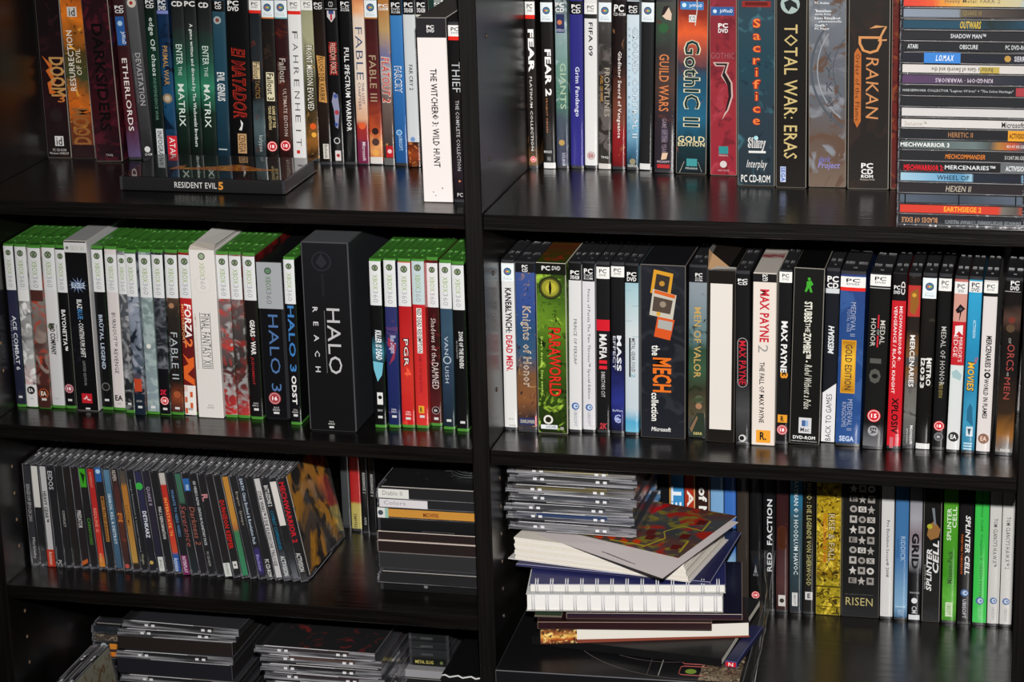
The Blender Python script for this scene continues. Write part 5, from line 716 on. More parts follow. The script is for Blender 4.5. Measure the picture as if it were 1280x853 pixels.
# ================================================================== lower left shelf: standing jewel cases
ROW('lower left shelf', Z3, 'jewel cases standing on the lower left shelf')
JS = [
 ('34343a', T('KINGDOM EPOCH 2001', .2, .56, .5, .5, 'a8a8a8') + T('Marbleby', .72, .93, .6, .5, 'b0b0b0'), 'marbled charcoal case'),
 ('141418', R(.02, .42, .1, .9, 'd0d0cc', 'cover_picture'), 'black case with short white upper strip'),
 ('d0d0cc', T('HEAVY GEAR™', .26, .56, .5, .5, '28282c', b=.03) + R(.83, 1, 0, 1, 'b03420', 'publisher_mark') + T('Activision', .85, .98, .5, .5, 'e0c8b8', role='publisher_mark'), 'white case with rusty red foot'),
 ('16161a', T('EIDOS', .06, .24, .4, .6, 'b8bcc0', b=.02, role='publisher_mark') + T('PC', .93, .98, .5, .5, 'c0c0c0'), 'black case with rounded grey upper lettering'),
 ('1a1818', T('CONFLICT', .44, .6, .6, .3, 'b0b0b0'), 'black case with tiny white middle lettering'),
 ('1c1210', [], 'plain brownish black case'),
 ('201014', T('PREDATOR', .43, .6, .5, .55, 'd0d0d0', b=.02) + G([(.1, .93), (.9, .9), (.9, .94), (.1, .97)], 'b85c2c'), 'dark plum case with small orange fleck'),
 ('141012', R(.02, .2, .1, .9, '3c9c28', 'publisher_mark') + G([(.2, .05), (.8, .08), (.5, .17)], '1c3c18', 'publisher_mark') + T('CARNIVORES', .5, .76, .6, .4, '4c8c30'), 'black case with bright green upper label'),
 (A([(0, 'b82018'), (.5, 'c42420'), (.85, 'd03820'), (.93, 'd87828'), (1, 'd88c30')], None), T('INTERPLAY', .05, .2, .5, .3, 'd88878') + T('REDLINE G', .4, .63, .5, .4, 'e0907c') + T('8300', .84, .92, .5, .3, 'e0b088'), 'red case with orange foot'),
 ('15171d', R(.0, .14, .1, .9, '2c5c9c', 'publisher_mark') + O(.04, .5, .6, 'a8c8e4') + R(.28, .72, .4, .85, '9c6c38', 'title_lettering') + T('MYST: The 3D Adventure', .29, .71, .62, .35, '2c1c10'), 'black case with blue label above tan lettering'),
 (A([(0, '5c88a0'), (.3, '4c7890'), (1, '3c5c74')]), T('SEARCH, KILL & DESTROY', .25, .74, .5, .45, 'c8d4dc', b=.03), 'grey blue case with white capital lettering'),
 (A([(0, '241c1c'), (.2, '4c2420'), (.5, '5c2c1c'), (1, '3c2420')], '7c3020', 12, .6), T('NUMEN', .02, .12, .5, .5, 'c0b8b0') + T('gog', .43, .52, .5, .6, 'c87838', b=.03) + O(.95, .5, .6, 'b05048'), 'rusty brown case with orange middle mark'),
 (A([(0, '4c463c'), (.12, '5c5040'), (.16, 'b87828'), (.6, 'b88438'), (.93, 'c09844'), (.95, '2c2018'), (1, '2c2018')], None, warp=.01), T('EXTREME', .35, .55, .5, .4, '8c5c20'), 'ochre orange case'),
 ('141418', T('Strategic Entertainment & Command Unleashed', .1, .8, .4, .26, '8c9498') + T('Virgin', .82, .92, .5, .4, 'a0a08c'), 'black case with tiny grey lettering along it'),
 (A([(0, '242448'), (.1, '28284c'), (.5, '1e1e40'), (.75, '141420'), (1, '181820')]), O(.16, .45, .95, '3ca848', 'cover_picture') + T('DETHKARZ', .4, .66, .6, .5, 'd8dce4', b=.04) + O(.9, .5, .5, 'b89c58', 'cover_picture'), 'midnight blue case with green ball'),
 (A([(0, '241f30'), (.6, '28233a'), (.8, '20203a'), (1, '202030')]), T('QUAKE II', .16, .34, .5, .5, 'a89cb0') + R(.84, .98, .3, 1, 'c4c8c4', 'publisher_mark') + T('PC', .87, .95, .6, .3, '606460'), 'dark violet case with white foot label'),
 ('121214', T('MAX 2 REINCARNATION', .35, .66, .6, .42, 'd0d0d0', b=.02), 'black case with stepped white middle lettering'),
 (A([(0, 'c8c4b8'), (.11, 'c8c4b8'), (.125, 'c02818'), (.6, 'cc3420'), (.8, 'd05028'), (.83, '2858a0'), (1, '2450a0')], None, warp=.004), T("INTERSTATE '76", .26, .63, .5, .42, 'e8a050', b=.03) + T('Activision', .84, .97, .5, .6, 'c8d8ec', b=.02, role='publisher_mark'), 'red case with cream top and blue foot'),
 ('12141c', T("MIGRATE TO NERD WEEKS", .18, .63, .5, .36, '5c84b0', b=.02) + R(.81, 1, .1, .95, '6c2450', 'publisher_mark') + T('INTERPLAY', .82, .98, .5, .45, 'dcc8d8', b=.02, role='publisher_mark'), 'black case with purple label at the foot'),
 (A([(0, '3c7058'), (.28, '3c6850'), (.32, '141816'), (.8, '141c1a'), (1, '14282c')], None, warp=.03), T('Severance', .32, .72, .5, .7, '94504c', b=.0, sh=.3), 'sea green topped case with reddish script'),
 ('141018', R(.06, .18, .1, .9, '2c60a0', 'publisher_mark') + T('mo', .12, .17, .5, .4, 'c8d8ec', role='publisher_mark') + T('Darkness 2', .33, .7, .6, .7, '8c5448', b=.02, sh=.2), 'black case with blue chip, brown script'),
 ('131316', T("SID MEIER'S ALPHA CENTAURI PLANETARY PACK", .08, .7, .5, .36, 'c0c4c8', b=.02) + T('PC CD-ROM', .76, .9, .5, .3, 'a0a0a0'), 'black case with long white capitals'),
 ('161214', T('R.', .2, .27, .5, .8, 'b87c84', b=.06), 'black case with small pink mark'),
 ('1a1212', R(.86, .99, .05, .95, 'c4c8c4', 'publisher_mark') + T('BULLFROG', .87, .97, .5, .3, '5c605c', role='publisher_mark'), 'black case with white label at the foot'),
 ('141210', T('DUNGEON KEEPER', .25, .72, .5, .66, 'b82420', b=.05) + R(.84, .91, .25, .85, 'c8c8c4', 'publisher_mark') + O(.875, .55, .25, '303030'), 'black case with large red capitals'),
 (A([(0, 'c08830'), (.45, 'c48c34'), (.52, 'b06c38'), (.56, '3c7c50'), (1, '34885c')], None, warp=.01), [], 'half ochre half green case'),
 ('1a1a1c', T('Eruptor · Synaspe', .16, .48, .6, .4, 'b0a89c', b=.0), 'black case with old cream lettering'),
 (A([(0, '1c2434'), (.2, '1c2028'), (.7, '18181c'), (.72, '302864'), (.95, '302864'), (1, '1c1c20')], None, warp=.004), T('EARTH: Cities Evolved & Revolution Pack', .03, .66, .5, .42, 'b8c8d8', b=.02) + T('Blackstar', .76, .92, .5, .4, '9c90c8', role='publisher_mark'), 'black case with indigo foot'),
 ('141416', T('PC CD-ROM', .8, .97, .5, .55, 'c8c8c8', b=.04, role=PL), 'black case with bold white foot lettering'),
 ('cfcdc8', T('STAR WARS™ II DIE KLASSISCHE TRILOGIE', .14, .86, .5, .5, '24242a', b=.02), 'white case with long black capitals'),
 (A([(0, '1c1c20'), (.7, '16161a'), (.76, '3c4044'), (1, '6c7074')], None, warp=.03), T('BATTLEZONE 2', .08, .28, .5, .55, 'd0d0d0', b=.03) + T('COMBAT COMMANDER', .32, .7, .5, .45, '1c6c8c', b=.03) + T('ACTIVISION', .76, .95, .5, .6, 'd8dcdc', b=.02, role='publisher_mark'), 'black case with teal lettering and grey foot'),
 (A([(0, '161618'), (.6, '141414'), (.8, '303234'), (1, '6c7074')], None, warp=.03), R(.04, .46, .1, .9, 'd0ccc8', 'title_lettering'), 'black case with wide white upper strip'),
 (A([(0, '18100f'), (.9, '141214'), (1, '404040')]), T('MECHWARRIOR 2', .04, .62, .5, .66, 'b8202c', b=.05) + T('ACTIVISION', .72, .9, .5, .62, 'd0d0d0', b=.02, role='publisher_mark'), 'last jewel case with red slanted capitals'),
]
n = len(JS)
for i, (base, els, look) in enumerate(JS):
    f = i / (n - 1); xb = 39.5 + (376.5 - 39.5) * f; xt = 27.8 + (347 - 27.8) * f; yb = 707.5 + 21 * f; yt = 584 + 24 * f
    xb1 = 39.5 + (376.5 - 39.5) * (i + 1) / (n - 1); kw = {}
    if i == n - 1: xb1 = xb + 10.2; kw = dict(cover=A([(0, 'e8a040'), (.25, 'd89840'), (.45, '6c5c50'), (.8, '5c4c40'), (1, '4c4c50')], 'f0a830', 3, .46, .3, '34302e', 4))
    place('J', xb, xb1, yb, xt, yt, base, els, look.replace(' case', ' jewel case', 1) if 'jewel' not in look else look, **kw); CUR['items'][-1]['W'] = .0092
flush()

# standing cases behind, lower left shelf
def behind(x0, x1, yb, base, els, label, z=Z3):
    C(0, 0, 1); p0 = on_shelf(x0, yb, z); p1 = at_depth(x1, yb, p0.y); Wd = p1.x - p0.x - .0003
    a = at_depth(x0 - 2.5, yb - 90, p0.y); ang = 0
    rt = root('game_case', (p0.x, p0.y, z + .0002), (0, ang, 0), label, 'game case', 'cases standing behind on the lower left shelf')
    H__ = .17; y1 = proj((p0.x, p0.y, z + H__))[1]; y0 = proj((p0.x, p0.y, z))[1]
    dvd_case(Wd, H__, .13, base, els, lambda y: (y0 - y) / (y0 - y1), False, rt)
C(0, 0, 1)
behind(429, 439.5, 660, '3c3e40', [], 'grey blank case behind the last standing jewel case, lower left shelf')
behind(440.5, 453, 664, A([(0, '981c1c'), (.78, '9c2020'), (.80, 'a89850'), (1, 'a8a060')], None, warp=.01), T('EMPIRE', 642, 660, .4, .3, '504828'), 'case with red spine and straw yellow foot, behind the jewel cases')
behind(453.5, 463, 667, '161618', T('RESIDENCE 2', 590, 616, .5, .36, 'b0b0b0', sh=.2) + T('AXIS', 646, 656, .5, .3, 'a0a0a0'), 'black case standing right of the red spine, lower left shelf')
behind(463.5, 472.5, 669, A([(0, '38341c'), (.3, '141414'), (1, '161618')], None), T('RESIDENCE 2', 592, 620, .5, .36, 'b8b8b8', sh=.2), 'black case with olive top beside the lying jewel case stack')

# ================================================================== lower left shelf: lying stack beside the upright
C(0, 0, 1)
pf = on_shelf(471.5, 737, Z3); yS = pf.y; zb = Z3 + .0003
def lie(y0, y1, x0, kind, base, els, label, L=.125, D=None, dy=0, cat=None, **kw):
    """one lying piece of the stack: photo rows of its upper and lower front edges"""
    global zb
    p = at_depth(x0, y1, yS + dy); hgt = (at_depth(x0, y0, yS).z - at_depth(x0, y1, yS).z)
    L_ = min(L, -.001 - p.x); loc = Vector((p.x, p.y, zb)); zb += hgt + .0002
    nm = {'J': 'jewel_case', 'D': 'game_case', 'B': 'game_box'}[kind]
    return lying(loc, kw.pop('rz', 0), hgt, L_, D or {'J': JD, 'D': .136, 'B': .135}[kind], kind, base, els, label, cat or nm.replace('_', ' '), nm, 'cases lying in the stack beside the upright', **kw)
lie(723, 737, 476, 'D', '1c1c1e', T('·', .4, .44, .5, .3, '707070'), 'black case at the foot of the lying stack, lower left shelf')
lie(711, 722.5, 471, 'J', '151517', [], 'black jewel case on the bottom case of the lying stack', dy=-.012)
lie(690, 710.5, 474, 'B', '343436', [], 'thick plain charcoal box in the middle of the lying stack', dy=.002, edge=flat('77777a', 'matte'))
lie(674, 689, 472, 'B', '2c2322', [], 'lower brown cardboard sleeve with worn white edges, lying stack', edge=flat('b8aca4', 'matte'), ch=.0009)
lie(662, 673.5, 472, 'B', '2c2322', [], 'upper brown cardboard sleeve with worn white edges, lying stack', edge=flat('b8aca4', 'matte'), ch=.0009)
lie(645, 661.5, 472.5, 'D', '1b1c1e', R(.4, .7, .1, .14, '505052'), 'dark smoky case on the brown sleeves, lying stack')
lie(632, 644.5, 471.5, 'J', 'd09434', R(0, .07, 0, 1, 'd0d0d0', PL) + O(.03, .5, .5, '404850') + R(.07, .10, 0, 1, '8cb4a8') + T('MECHFIRE', .42, .56, .5, .4, '7c3420', b=.03), 'orange spined jewel case in the lying stack', dy=-.001)
lie(620.5, 631.5, 473, 'J', '17171a', R(.02, .46, .05, .95, 'd0ccd0', 'title_lettering') + T('Colors', .06, .26, .55, .45, '9c98a0'), 'black jewel case with longer handwritten white label, lying stack')
rt = lie(607.5, 620, 469.5, 'J', '161618', R(.02, .30, .05, .95, 'd4d4d0', 'title_lettering') + T('Diablo II', .06, .24, .55, .45, '8c8c88'), 'topmost black jewel case with short handwritten white label, lying stack', cover='131314')
cb = B(); Wt = .01065; wh = flat('8c8c8c', 'sleeve')
Lk = .12
def ct(a, b_): return (Wt + .0030, a * .14, Lk * (1 - b_))
for a, b0, b1 in ((.62, .30, .36), (.60, .38, .46), (.57, .48, .58), (.54, .60, .70), (.51, .72, .80), (.48, .82, .9)):
    cb.face([ct(a, b0), ct(a - .015, b1), ct(a + .015, b1), ct(a + .03, b0)], wh)
for k in range(26):
    a0 = random.uniform(.2, .62); b0 = random.uniform(.25, .9); q = random.uniform(.01, .035); cb.face([ct(a0, b0), ct(a0 + q * .2, b0 + q * 2.2), ct(a0 + q, b0 + q * 1.3), ct(a0 + q * .7, b0 - q * .3)], flat('4c5052', 'sleeve'))
for k in range(3):
    pts = [(.55 + .25 * math.cos(t), .72 + .2 * math.sin(t)) for t in [math.pi * (i / 14) + 2.3 for i in range(15)]]
    cb.tube([Vector(ct(a + .05 * k, b_)) for a, b_ in pts if 0 < a < 1 and 0 < b_ < 1], .0003, flat('5c6062', 'sleeve'), 4)
cb.build('cover_picture', rt)

# ================================================================== jewel cases seen from their long opening edge
def edge_jewel(loc, rz, label, group, cover='3a3c40', booklet='b8b4ac', tray='2a2a2c', W=JW, name='jewel_case', art_fn=None):
    rt = root(name, (0, 0, 0), (0, 0, 0), label, 'jewel case', group)
    m = Matrix.Translation(loc) @ Matrix.Rotation(rz, 4, 'Z') @ Matrix(((0, 1, 0, 0), (0, 0, 1, 0), (1, 0, 0, 0), (0, 0, 0, 1)))
    rt.location = m.to_translation(); rt.rotation_euler = m.to_euler()
    jewel_case('2c2c2e', [], rt, tray=tray, cover=cover, booklet=booklet, W=W)
    return rt
C(0, 0, 1)
# ---- the heap on the bottom right shelf, from the board up
def slab(name, label, p0, p1, z, t, D, mat, edge=None, ch=.0005, cat='book', part='cover', group=None):
    """a flat thing whose lower front edge runs between two photo points at height z"""
    a = on_shelf(*p0, z); b_ = on_shelf(*p1, z); Wd = (b_ - a).length; rz = math.atan2(b_.y - a.y, b_.x - a.x)
    rt = root(name, a, (0, 0, rz), label, cat, group)
    if part:
        b = B(); b.box((0, 0, 0), (Wd, D, t), mat, ch, edge or mat); b.build(part, rt)
    return rt, Wd
GB = flat('17171a', 'box')
ZB0 = Z3R + .0003
rt = root('board_game_box', (0.024, -.0455 + .047, ZB0), (0, 0, 0), 'large flat black box with thin circle lines under the heap of books', 'box')
WB, DB, TB = .262, .226, .0255
TB = .0300; q_ = on_shelf(619, 838, ZB0 + TB); rt.location = (max(q_.x, DW + .0085), q_.y, ZB0); rt.rotation_euler = (0, 0, .03)
b = B(); b.box((0, 0, 0), (WB, DB - .008, TB), GB, .0008, flat('5c5c60', 'matte')); b.build('box_body', rt)
b = B(); lc = flat('6c6460', 'box')
def arc(cx, cy, r, a0, a1, wd=.0004, mat=None):
    n = 24
    for i in range(n):
        t0 = math.radians(a0 + (a1 - a0) * i / n); t1 = math.radians(a0 + (a1 - a0) * (i + 1) / n)
        q = [(cx + rr * math.cos(t), cy + rr * math.sin(t), TB + .0002) for rr, t in ((r - wd, t0), (r + wd, t0), (r + wd, t1), (r - wd, t1))]
        if all(.002 < p_[0] < WB - .002 and .002 < p_[1] < DB - .01 for p_ in q): b.face(q, mat or lc)
arc(.20, .15, .145, 180, 300); arc(.17, .14, .095, 200, 330)
b.face([(.172, .01, TB + .0002), (.1728, .01, TB + .0002), (.1728, .075, TB + .0002), (.172, .075, TB + .0002)], flat('a8a8a4', 'box'))
b.face([(.160, .01, TB + .0002), (.1604, .01, TB + .0002), (.1604, .07, TB + .0002), (.160, .07, TB + .0002)], lc)
rd = flat('b8605c', 'box')
for y0 in (.016, .044):
    pts = [(.222, y0), (.196, y0), (.193, y0 + .003), (.193, y0 + .019), (.196, y0 + .022), (.222, y0 + .022)]
    b.tube([(x, y, TB + .0002) for x, y in pts], .0004, rd, 4)
b.face([(.205 + .006 * math.cos(k * .4), .025 + .006 * math.sin(k * .4), TB + .0003) for k in range(16)], flat('7c9a3c', 'box'))
b.build('printed_lines', rt)
b = B(); b.face([(.215, .004, TB + .0003), (.258, .004, TB + .0003), (.258, .070, TB + .0003), (.215, .070, TB + .0003)], M(A([(0, '7c6850'), (.5, '5c4c3c'), (1, '8c7c64')], 'a89880', 22, .5, .2, '2c2420'), 'box'), [(0, 0), (1, 0), (1, 1), (0, 1)]); b.build('picture_panel', rt)
# black book and slim notebook on it
zb = ZB0 + TB + .0011
rt, Wd = slab('book', 'thick black book with white page edge on the large black box', (664, 806), (902, 834), zb, .0090, .17, flat('131315', 'box'), None, .0004, part=None)
PAGE = flat('d8d4cc', 'matte')
b = B(); b.box((0, 0, 0), (Wd, .0015, .0090), flat('131315', 'box'), .0004); b.box((0, .0015, .0080), (Wd, .17, .0090), flat('19191b', 'box'), .0003); b.box((0, .0015, 0), (Wd, .17, .0012), flat('131315', 'box'), .0003); b.build('cover', rt)
b = B(); b.box((.002, .0016, .0013), (Wd - .0005, .168, .0079), PAGE); b.build('page_block', rt)
rt, Wd = slab('notebook', 'slim navy notebook with small red corner label right of the black book', (906, 834), (921, 836), zb, .007, .10, flat('23264a', 'box'), flat('50548c', 'box'))
b = B(); b.face([(.001, -.0002, .001), (Wd - .001, -.0002, .001), (Wd - .001, -.0002, .0062), (.001, -.0002, .0062)], flat('c02028', 'box')); vs, fs = glyphs('N', .02, 0); b.mesh([(.004 + x * (Wd - .008), -.0004, .0016 + y * .004) for x, y in vs], fs, flat('e0d8d8', 'box')); b.build('corner_label', rt)
zb += .0089
rt, Wd = slab('magazine', 'thick white catalogue with fiery picture at its left front corner', (676, 806), (937, 797), zb, .0175, .155, None, part=None)
b = B(); b.box((.036, .0008, .0004), (Wd - .001, .153, .0168), PAGE); b.box((.0, .0008, .0004), (.036, .153, .0168), PAGE); b.build('page_block', rt)
b = B(); b.box((0, 0, 0), (Wd, .155, .0005), flat('5c3028', 'box')); b.box((0, 0, .0168), (Wd, .155, .0175), flat('2a1a1c', 'box'), .0002); b.build('cover', rt)
b = B(); fr = M(A([(0, '3a2018'), (.3, 'a06030'), (.5, 'd8a850'), (.7, 'a85020'), (1, '301a14')], 'f0d080', 22, .56, .3, '281810'), 'box'); b.face([(0, -.0002, .0004), (.039, -.0002, .0004), (.039, -.0002, .017), (0, -.0002, .017)], fr, [(0, 0), (1, 0), (1, 1), (0, 1)]); b.face([(.039, -.0002, .0004), (Wd, -.0002, .0004), (Wd, -.0002, .0022), (.039, -.0002, .0044)], flat('7c3c2c', 'box')); b.build('cover_picture', rt)
zb += .0178
mr = flat('2e171b', 'box'); we = flat('8c7468', 'matte')
slab('booklet', 'dark maroon booklet lying on the white catalogue', (672, 787), (890, 788), zb, .0085, .145, mr, we); zb += .0088
slab('booklet', 'navy to maroon booklet right under the spiral notebooks', (708, 774), (928, 776), zb, .007, .15, M(A([(0, '1c1c34'), (1, '3a1a20')]), 'box'), flat('a8988c', 'matte'))
slab('leaflet', 'thin grey green leaflet at the left under the spiral notebooks', (668, 772), (702, 773), zb, .002, .11, M(A([(0, '3c4c3c'), (.5, '34383a'), (1, '4a4c4c')], '2c6038', 10, .58), 'box'), we); zb += .0078
def spiral(label, p0, p1, z, t, D, covt, n, rr, pagecol):
    rt, Wd = slab('spiral_notebook', label, p0, p1, z, t, D, None, part=None, cat='notebook', group=None)
    b = B(); b.box((.001, .002, .0008), (Wd - .001, D - .002, t - .0007), flat(pagecol, 'matte'))
    b.build('page_block', rt)
    b = B(); b.box((0, 0, t - .0007), (Wd, D, t), flat(covt, 'box'), .0002, flat('9c9cb4', 'matte')); b.box((0, 0, 0), (Wd, D, .0007), flat('b8b8b4', 'box')); b.build('cover', rt)
    wire = flat('c8c8cc', 'plastic')
    for i in range(n):
        x = .008 + (Wd - .016) * i / (n - 1)
        for dx in (-.0012, .0012):
            b = B(); b.tube([(x + dx, .003 + rr * math.cos(a) * .62 - .001, t / 2 + (.0022 if t < .015 else 0) + rr * math.sin(a)) for a in [2 * math.pi * k / 12 for k in range(12)]], .0006, wire, 5, True)
            b.build('wire_ring', rt)
    return rt, Wd
spiral('lower spiral notebook with thick bright white pages', (658, 764), (904, 766), zb + .0008, .0195, .15, 'd8d8d8', 14, .0108, 'dedcda'); zb += .0212
spiral('upper spiral notebook with violet blue cover', (662, 741), (907, 742), zb + .0010, .0100, .175, '2a2c60', 13, .0082, 'dad8d4'); zb += .0130
rt, Wd = slab('folder', 'thin navy folder between spiral notebooks and white book', (645, 708), (888, 731), zb, .0028, .15, flat('20224a', 'box'), flat('8c8ca8', 'matte')); zb += .003
rt, Wd = slab('paperback_book', 'fat white paper book open at the corner, under the comic', (635, 699), (863, 729), zb, .0265, .13, None, part=None)
b = B(); b.box((0, 0, 0), (Wd, .13, .0012), flat('c8c4c4', 'matte'), .0002); b.build('back_cover', rt)
b = B()
for k in range(10):
    off = .0005 * math.sin(k * 1.9); b.box((.008 + off, .001 + off, .0013 + k * .0025), (Wd - .003 + off - k * .0007, .126, .0013 + (k + 1) * .0025 - .00012), flat(('dcd6cc', 'd6d0c6', 'dfdad2')[k % 3], 'matte'))
b.build('page_block', rt)
zb += .0267
# open comic on the heap
pg = flat('d4cccc', 'matte')
rt = root('comic_book', on_shelf(735, 674, zb), (0, 0, 0), 'open comic book with red black and yellow cover', 'comic book')
def P3(u, v, dz): q = on_shelf(u, v, zb + dz); return q - rt.location
def sheet(name, cs, mat, th=.0006, curl=None, n=10):
    """a paper sheet through four corners, with thickness and a slight curl"""
    b = B(); vs = []; uv = []
    for i in range(n + 1):
        for j in range(n + 1):
            s_, t_ = i / n, j / n
            p = cs[0] * (1 - s_) * (1 - t_) + cs[1] * s_ * (1 - t_) + cs[2] * s_ * t_ + cs[3] * (1 - s_) * t_
            p = p + Vector((0, 0, (curl(s_, t_) if curl else 0))); vs.append(p); uv.append((s_, t_))
    fs = [(i * (n + 1) + j, (i + 1) * (n + 1) + j, (i + 1) * (n + 1) + j + 1, i * (n + 1) + j + 1) for i in range(n) for j in range(n)]
    b.mesh(vs, fs, mat, uv, True); m_ = len(vs)
    b.mesh([v - Vector((0, 0, th)) for v in vs], [f[::-1] for f in fs], pg, uv, True)
    return b
page = sheet('loose_page', [P3(672, 668, .001), P3(828, 723, -.001), P3(923, 653, .012), P3(785, 622, .0015)], pg, .0005, lambda s_, t_: .0)
page.build('inner_page', rt)
comic = A([(0, '5c3430'), (.2, '484c50'), (.55, '3c4044'), (.75, '5c3c38'), (1, '484444')], 'a02820', 5, .52, .16, '7c7430', 5)
cv = sheet('cover', [P3(722, 668, .0035), P3(848, 698, .0035), P3(921, 645, .0125), P3(792, 622, .008)], M(comic, 'sleeve'), .0012)
cv.build('cover', rt)
b = B()
def cs(u, v, k=0): return P3(u, v, 0) * 1.0
def quadc(pts, mat):
    # patch lying on the cover, corners as fractions of the cover sheet
    c0, c1, c2, c3 = P3(722, 668, .0039), P3(848, 698, .0039), P3(921, 645, .0129), P3(792, 622, .0084)
    q = [c0 * (1 - s_) * (1 - t_) + c1 * s_ * (1 - t_) + c2 * s_ * t_ + c3 * (1 - s_) * t_ for s_, t_ in pts]
    if (q[1] - q[0]).cross(q[2] - q[0]).z < 0: q = q[::-1]
    b.face(q, mat)
red = flat('b81820', 'sleeve'); yl = flat('a89a30', 'sleeve'); br = flat('8c5c2c', 'sleeve'); wht = flat('c8bcbc', 'sleeve')
quadc([(.02, .55), (.12, .52), (.22, .98), (.12, .98)], red); quadc([(.05, .42), (.14, .40), (.13, .62), (.04, .62)], red); quadc([(.28, .75), (.33, .73), (.38, .98), (.32, .98)], red)
quadc([(.06, .66), (.08, .62), (.18, .86), (.16, .90)], wht)
for s0, t0, s1, t1 in ((.62, .05, .70, .30), (.70, .30, .62, .42), (.62, .42, .70, .60), (.70, .60, .90, .58), (.90, .58, .86, .80), (.86, .80, .72, .84), (.72, .84, .78, .98), (.3, .04, .62, .08), (.95, .1, .90, .34)):
    dx, dy = (t1 - t0) * .035, -(s1 - s0) * .035
    quadc([(s0 - dx, t0 - dy), (s0 + dx, t0 + dy), (s1 + dx, t1 + dy), (s1 - dx, t1 - dy)], yl if t0 < .7 else br)
for s0, t0 in ((.05, .06), (.15, .03), (.25, .07), (.38, .05), (.48, .10), (.1, .14), (.32, .14)):
    quadc([(s0, t0), (s0 + .08, t0 - .02), (s0 + .07, t0 + .06), (s0 + .01, t0 + .07)], flat('c83c18', 'sleeve'))
for s0, t0 in ((.55, .2), (.8, .35), (.78, .68), (.5, .3), (.84, .12)):
    quadc([(s0, t0), (s0 + .07, t0 + .02), (s0 + .06, t0 + .12), (s0 - .02, t0 + .1)], flat('5c1c1a', 'sleeve'))
b.build('cover_picture', rt)
# small print on the white page
b = B()
for k in range(6):
    p_ = [P3(752 + 6 * k + dx, 692 + 2.4 * k + dy, .0012 - .002 * (k * .12 + .3)) + Vector((0, 0, .002)) for dx, dy in ((0, 0), (12, 4), (12.4, 3.4), (.4, -.6))]
    b.face(p_, flat('8c8488', 'matte'))
b.build('printed_lines', rt)
# pile of jewel cases on the heap
zj = zb + .0095
spec = [(627, '7c7c80', 'b0acac', 'lowest'), (633, '2c3c60', '8c98b0', 'blue tinged'), (630, '3a3c40', '9c9c9c', 'grey'), (628, '3c4048', 'a8a8b0', 'smoky'), (632, '5c5438', 'b8a878', 'tan edged'), (635, '3c3c3c', 'a0a0a0', 'dull'), (623, 'b0a888', 'd8d4c0', 'topmost')]
y0 = on_shelf(627, 661, zj).y
prev = 'white book and comic'
for k, (x, tr, bk, nm) in enumerate(spec):
    q = at_depth(x, 661 - 11.4 * k, y0 + (.003 if k % 2 else 0)); q.z = zj; q.x = max(q.x, DW + .0055 if k in (0, 3, 6) else DW + .001)
    edge_jewel(q, -.02 + .012 * ((k * 7) % 3 - 1), f'{nm} clear jewel case in the pile, lying on the {prev}', 'clear jewel cases on the heap of books', booklet=bk, tray=tr, cover=A([(0, '2c2c34'), (.6, '4a2c40'), (1, '202024')], '705c70', 8) if k == 6 else '3a3c40')
    prev = nm + ' case'; zj += JW + .0003
# clear plastic wrap at the right of the heap
rt = root('plastic_wrap', on_shelf(942, 858, ZB0 + .001), (0, 0, 0), 'crumpled clear plastic wrap on the shelf in front of the rating badge case', 'plastic wrap')
def W3(u, v, y): return at_depth(u, v, y) - rt.location
cw = [[W3(938, 853, .012), W3(941, 855, .006), W3(944, 853, .008)], [W3(947, 800, .085), W3(950, 806, .08), W3(954, 800, .085)], [W3(952, 750, .15), W3(957, 752, .15), W3(962, 760, .155)], [W3(938, 690, .215), W3(952, 688, .216), W3(968, 690, .218)]]
b = B(); vs = []; n = 12
for i in range(n + 1):
    for j in range(n + 1):
        a = i / n * 3; i0 = min(2, int(a)); fa = a - i0; c_ = j / n * 2; j0 = min(1, int(c_)); fc = c_ - j0
        p = (cw[i0][j0] * (1 - fa) + cw[i0 + 1][j0] * fa) * (1 - fc) + (cw[i0][j0 + 1] * (1 - fa) + cw[i0 + 1][j0 + 1] * fa) * fc
        vs.append(p + Vector((random.uniform(-1, 1), random.uniform(-1, 1), random.uniform(0, 1))) * .0012)
b.mesh(vs, [(i * (n + 1) + j, (i + 1) * (n + 1) + j, (i + 1) * (n + 1) + j + 1, i * (n + 1) + j + 1) for i in range(n) for j in range(n)], WRAP)
b.tube([vs[i * (n + 1) + n] for i in range(n + 1)], .0005, RIM, 4); b.tube([vs[i * (n + 1) + 7 + (i % 3 == 0)] for i in range(n + 1)], .0004, RIM, 4)
b.build('film', rt)

# ================================================================== bottom left shelf: three piles, a leaning pair
NTH = ['first', 'second', 'third', 'fourth', 'fifth', 'sixth', 'seventh', 'eighth', 'ninth', 'tenth', 'eleventh', 'twelfth', 'thirteenth', 'fourteenth', 'fifteenth', 'sixteenth', 'seventeenth', 'eighteenth', 'nineteenth']
YA = .04
def pile(x0, ytop, yw, names, group, where, first, jit, rz=0.0):
    pass
zt = at_depth(146, 834, YA).z; nj = int((zt - Z4) / .0107); zz = Z4 + .0004; prev = 'shelf board'
gA = 'pile of jewel cases at the left of the bottom left shelf'
for k in range(nj):
    q = at_depth(148 + (k % 3) * 1.5, 834 + 11 * (nj - k), YA); q.z = zz; q.y = YA + .001 * (k % 3)
    t_ = nj - 1 - k; edge_jewel(q, -.004 * (k % 2), ['clear jewel case directly under the lower thick black box of the left pile', 'second clear jewel case under the lower thick black box, left pile'][t_] if t_ < 2 else f'clear jewel case {NTH[k]} from the shelf board in the left pile', gA, booklet=('8c8088', 'a09890', '7c7478')[k % 3]); zz += JW + .0003
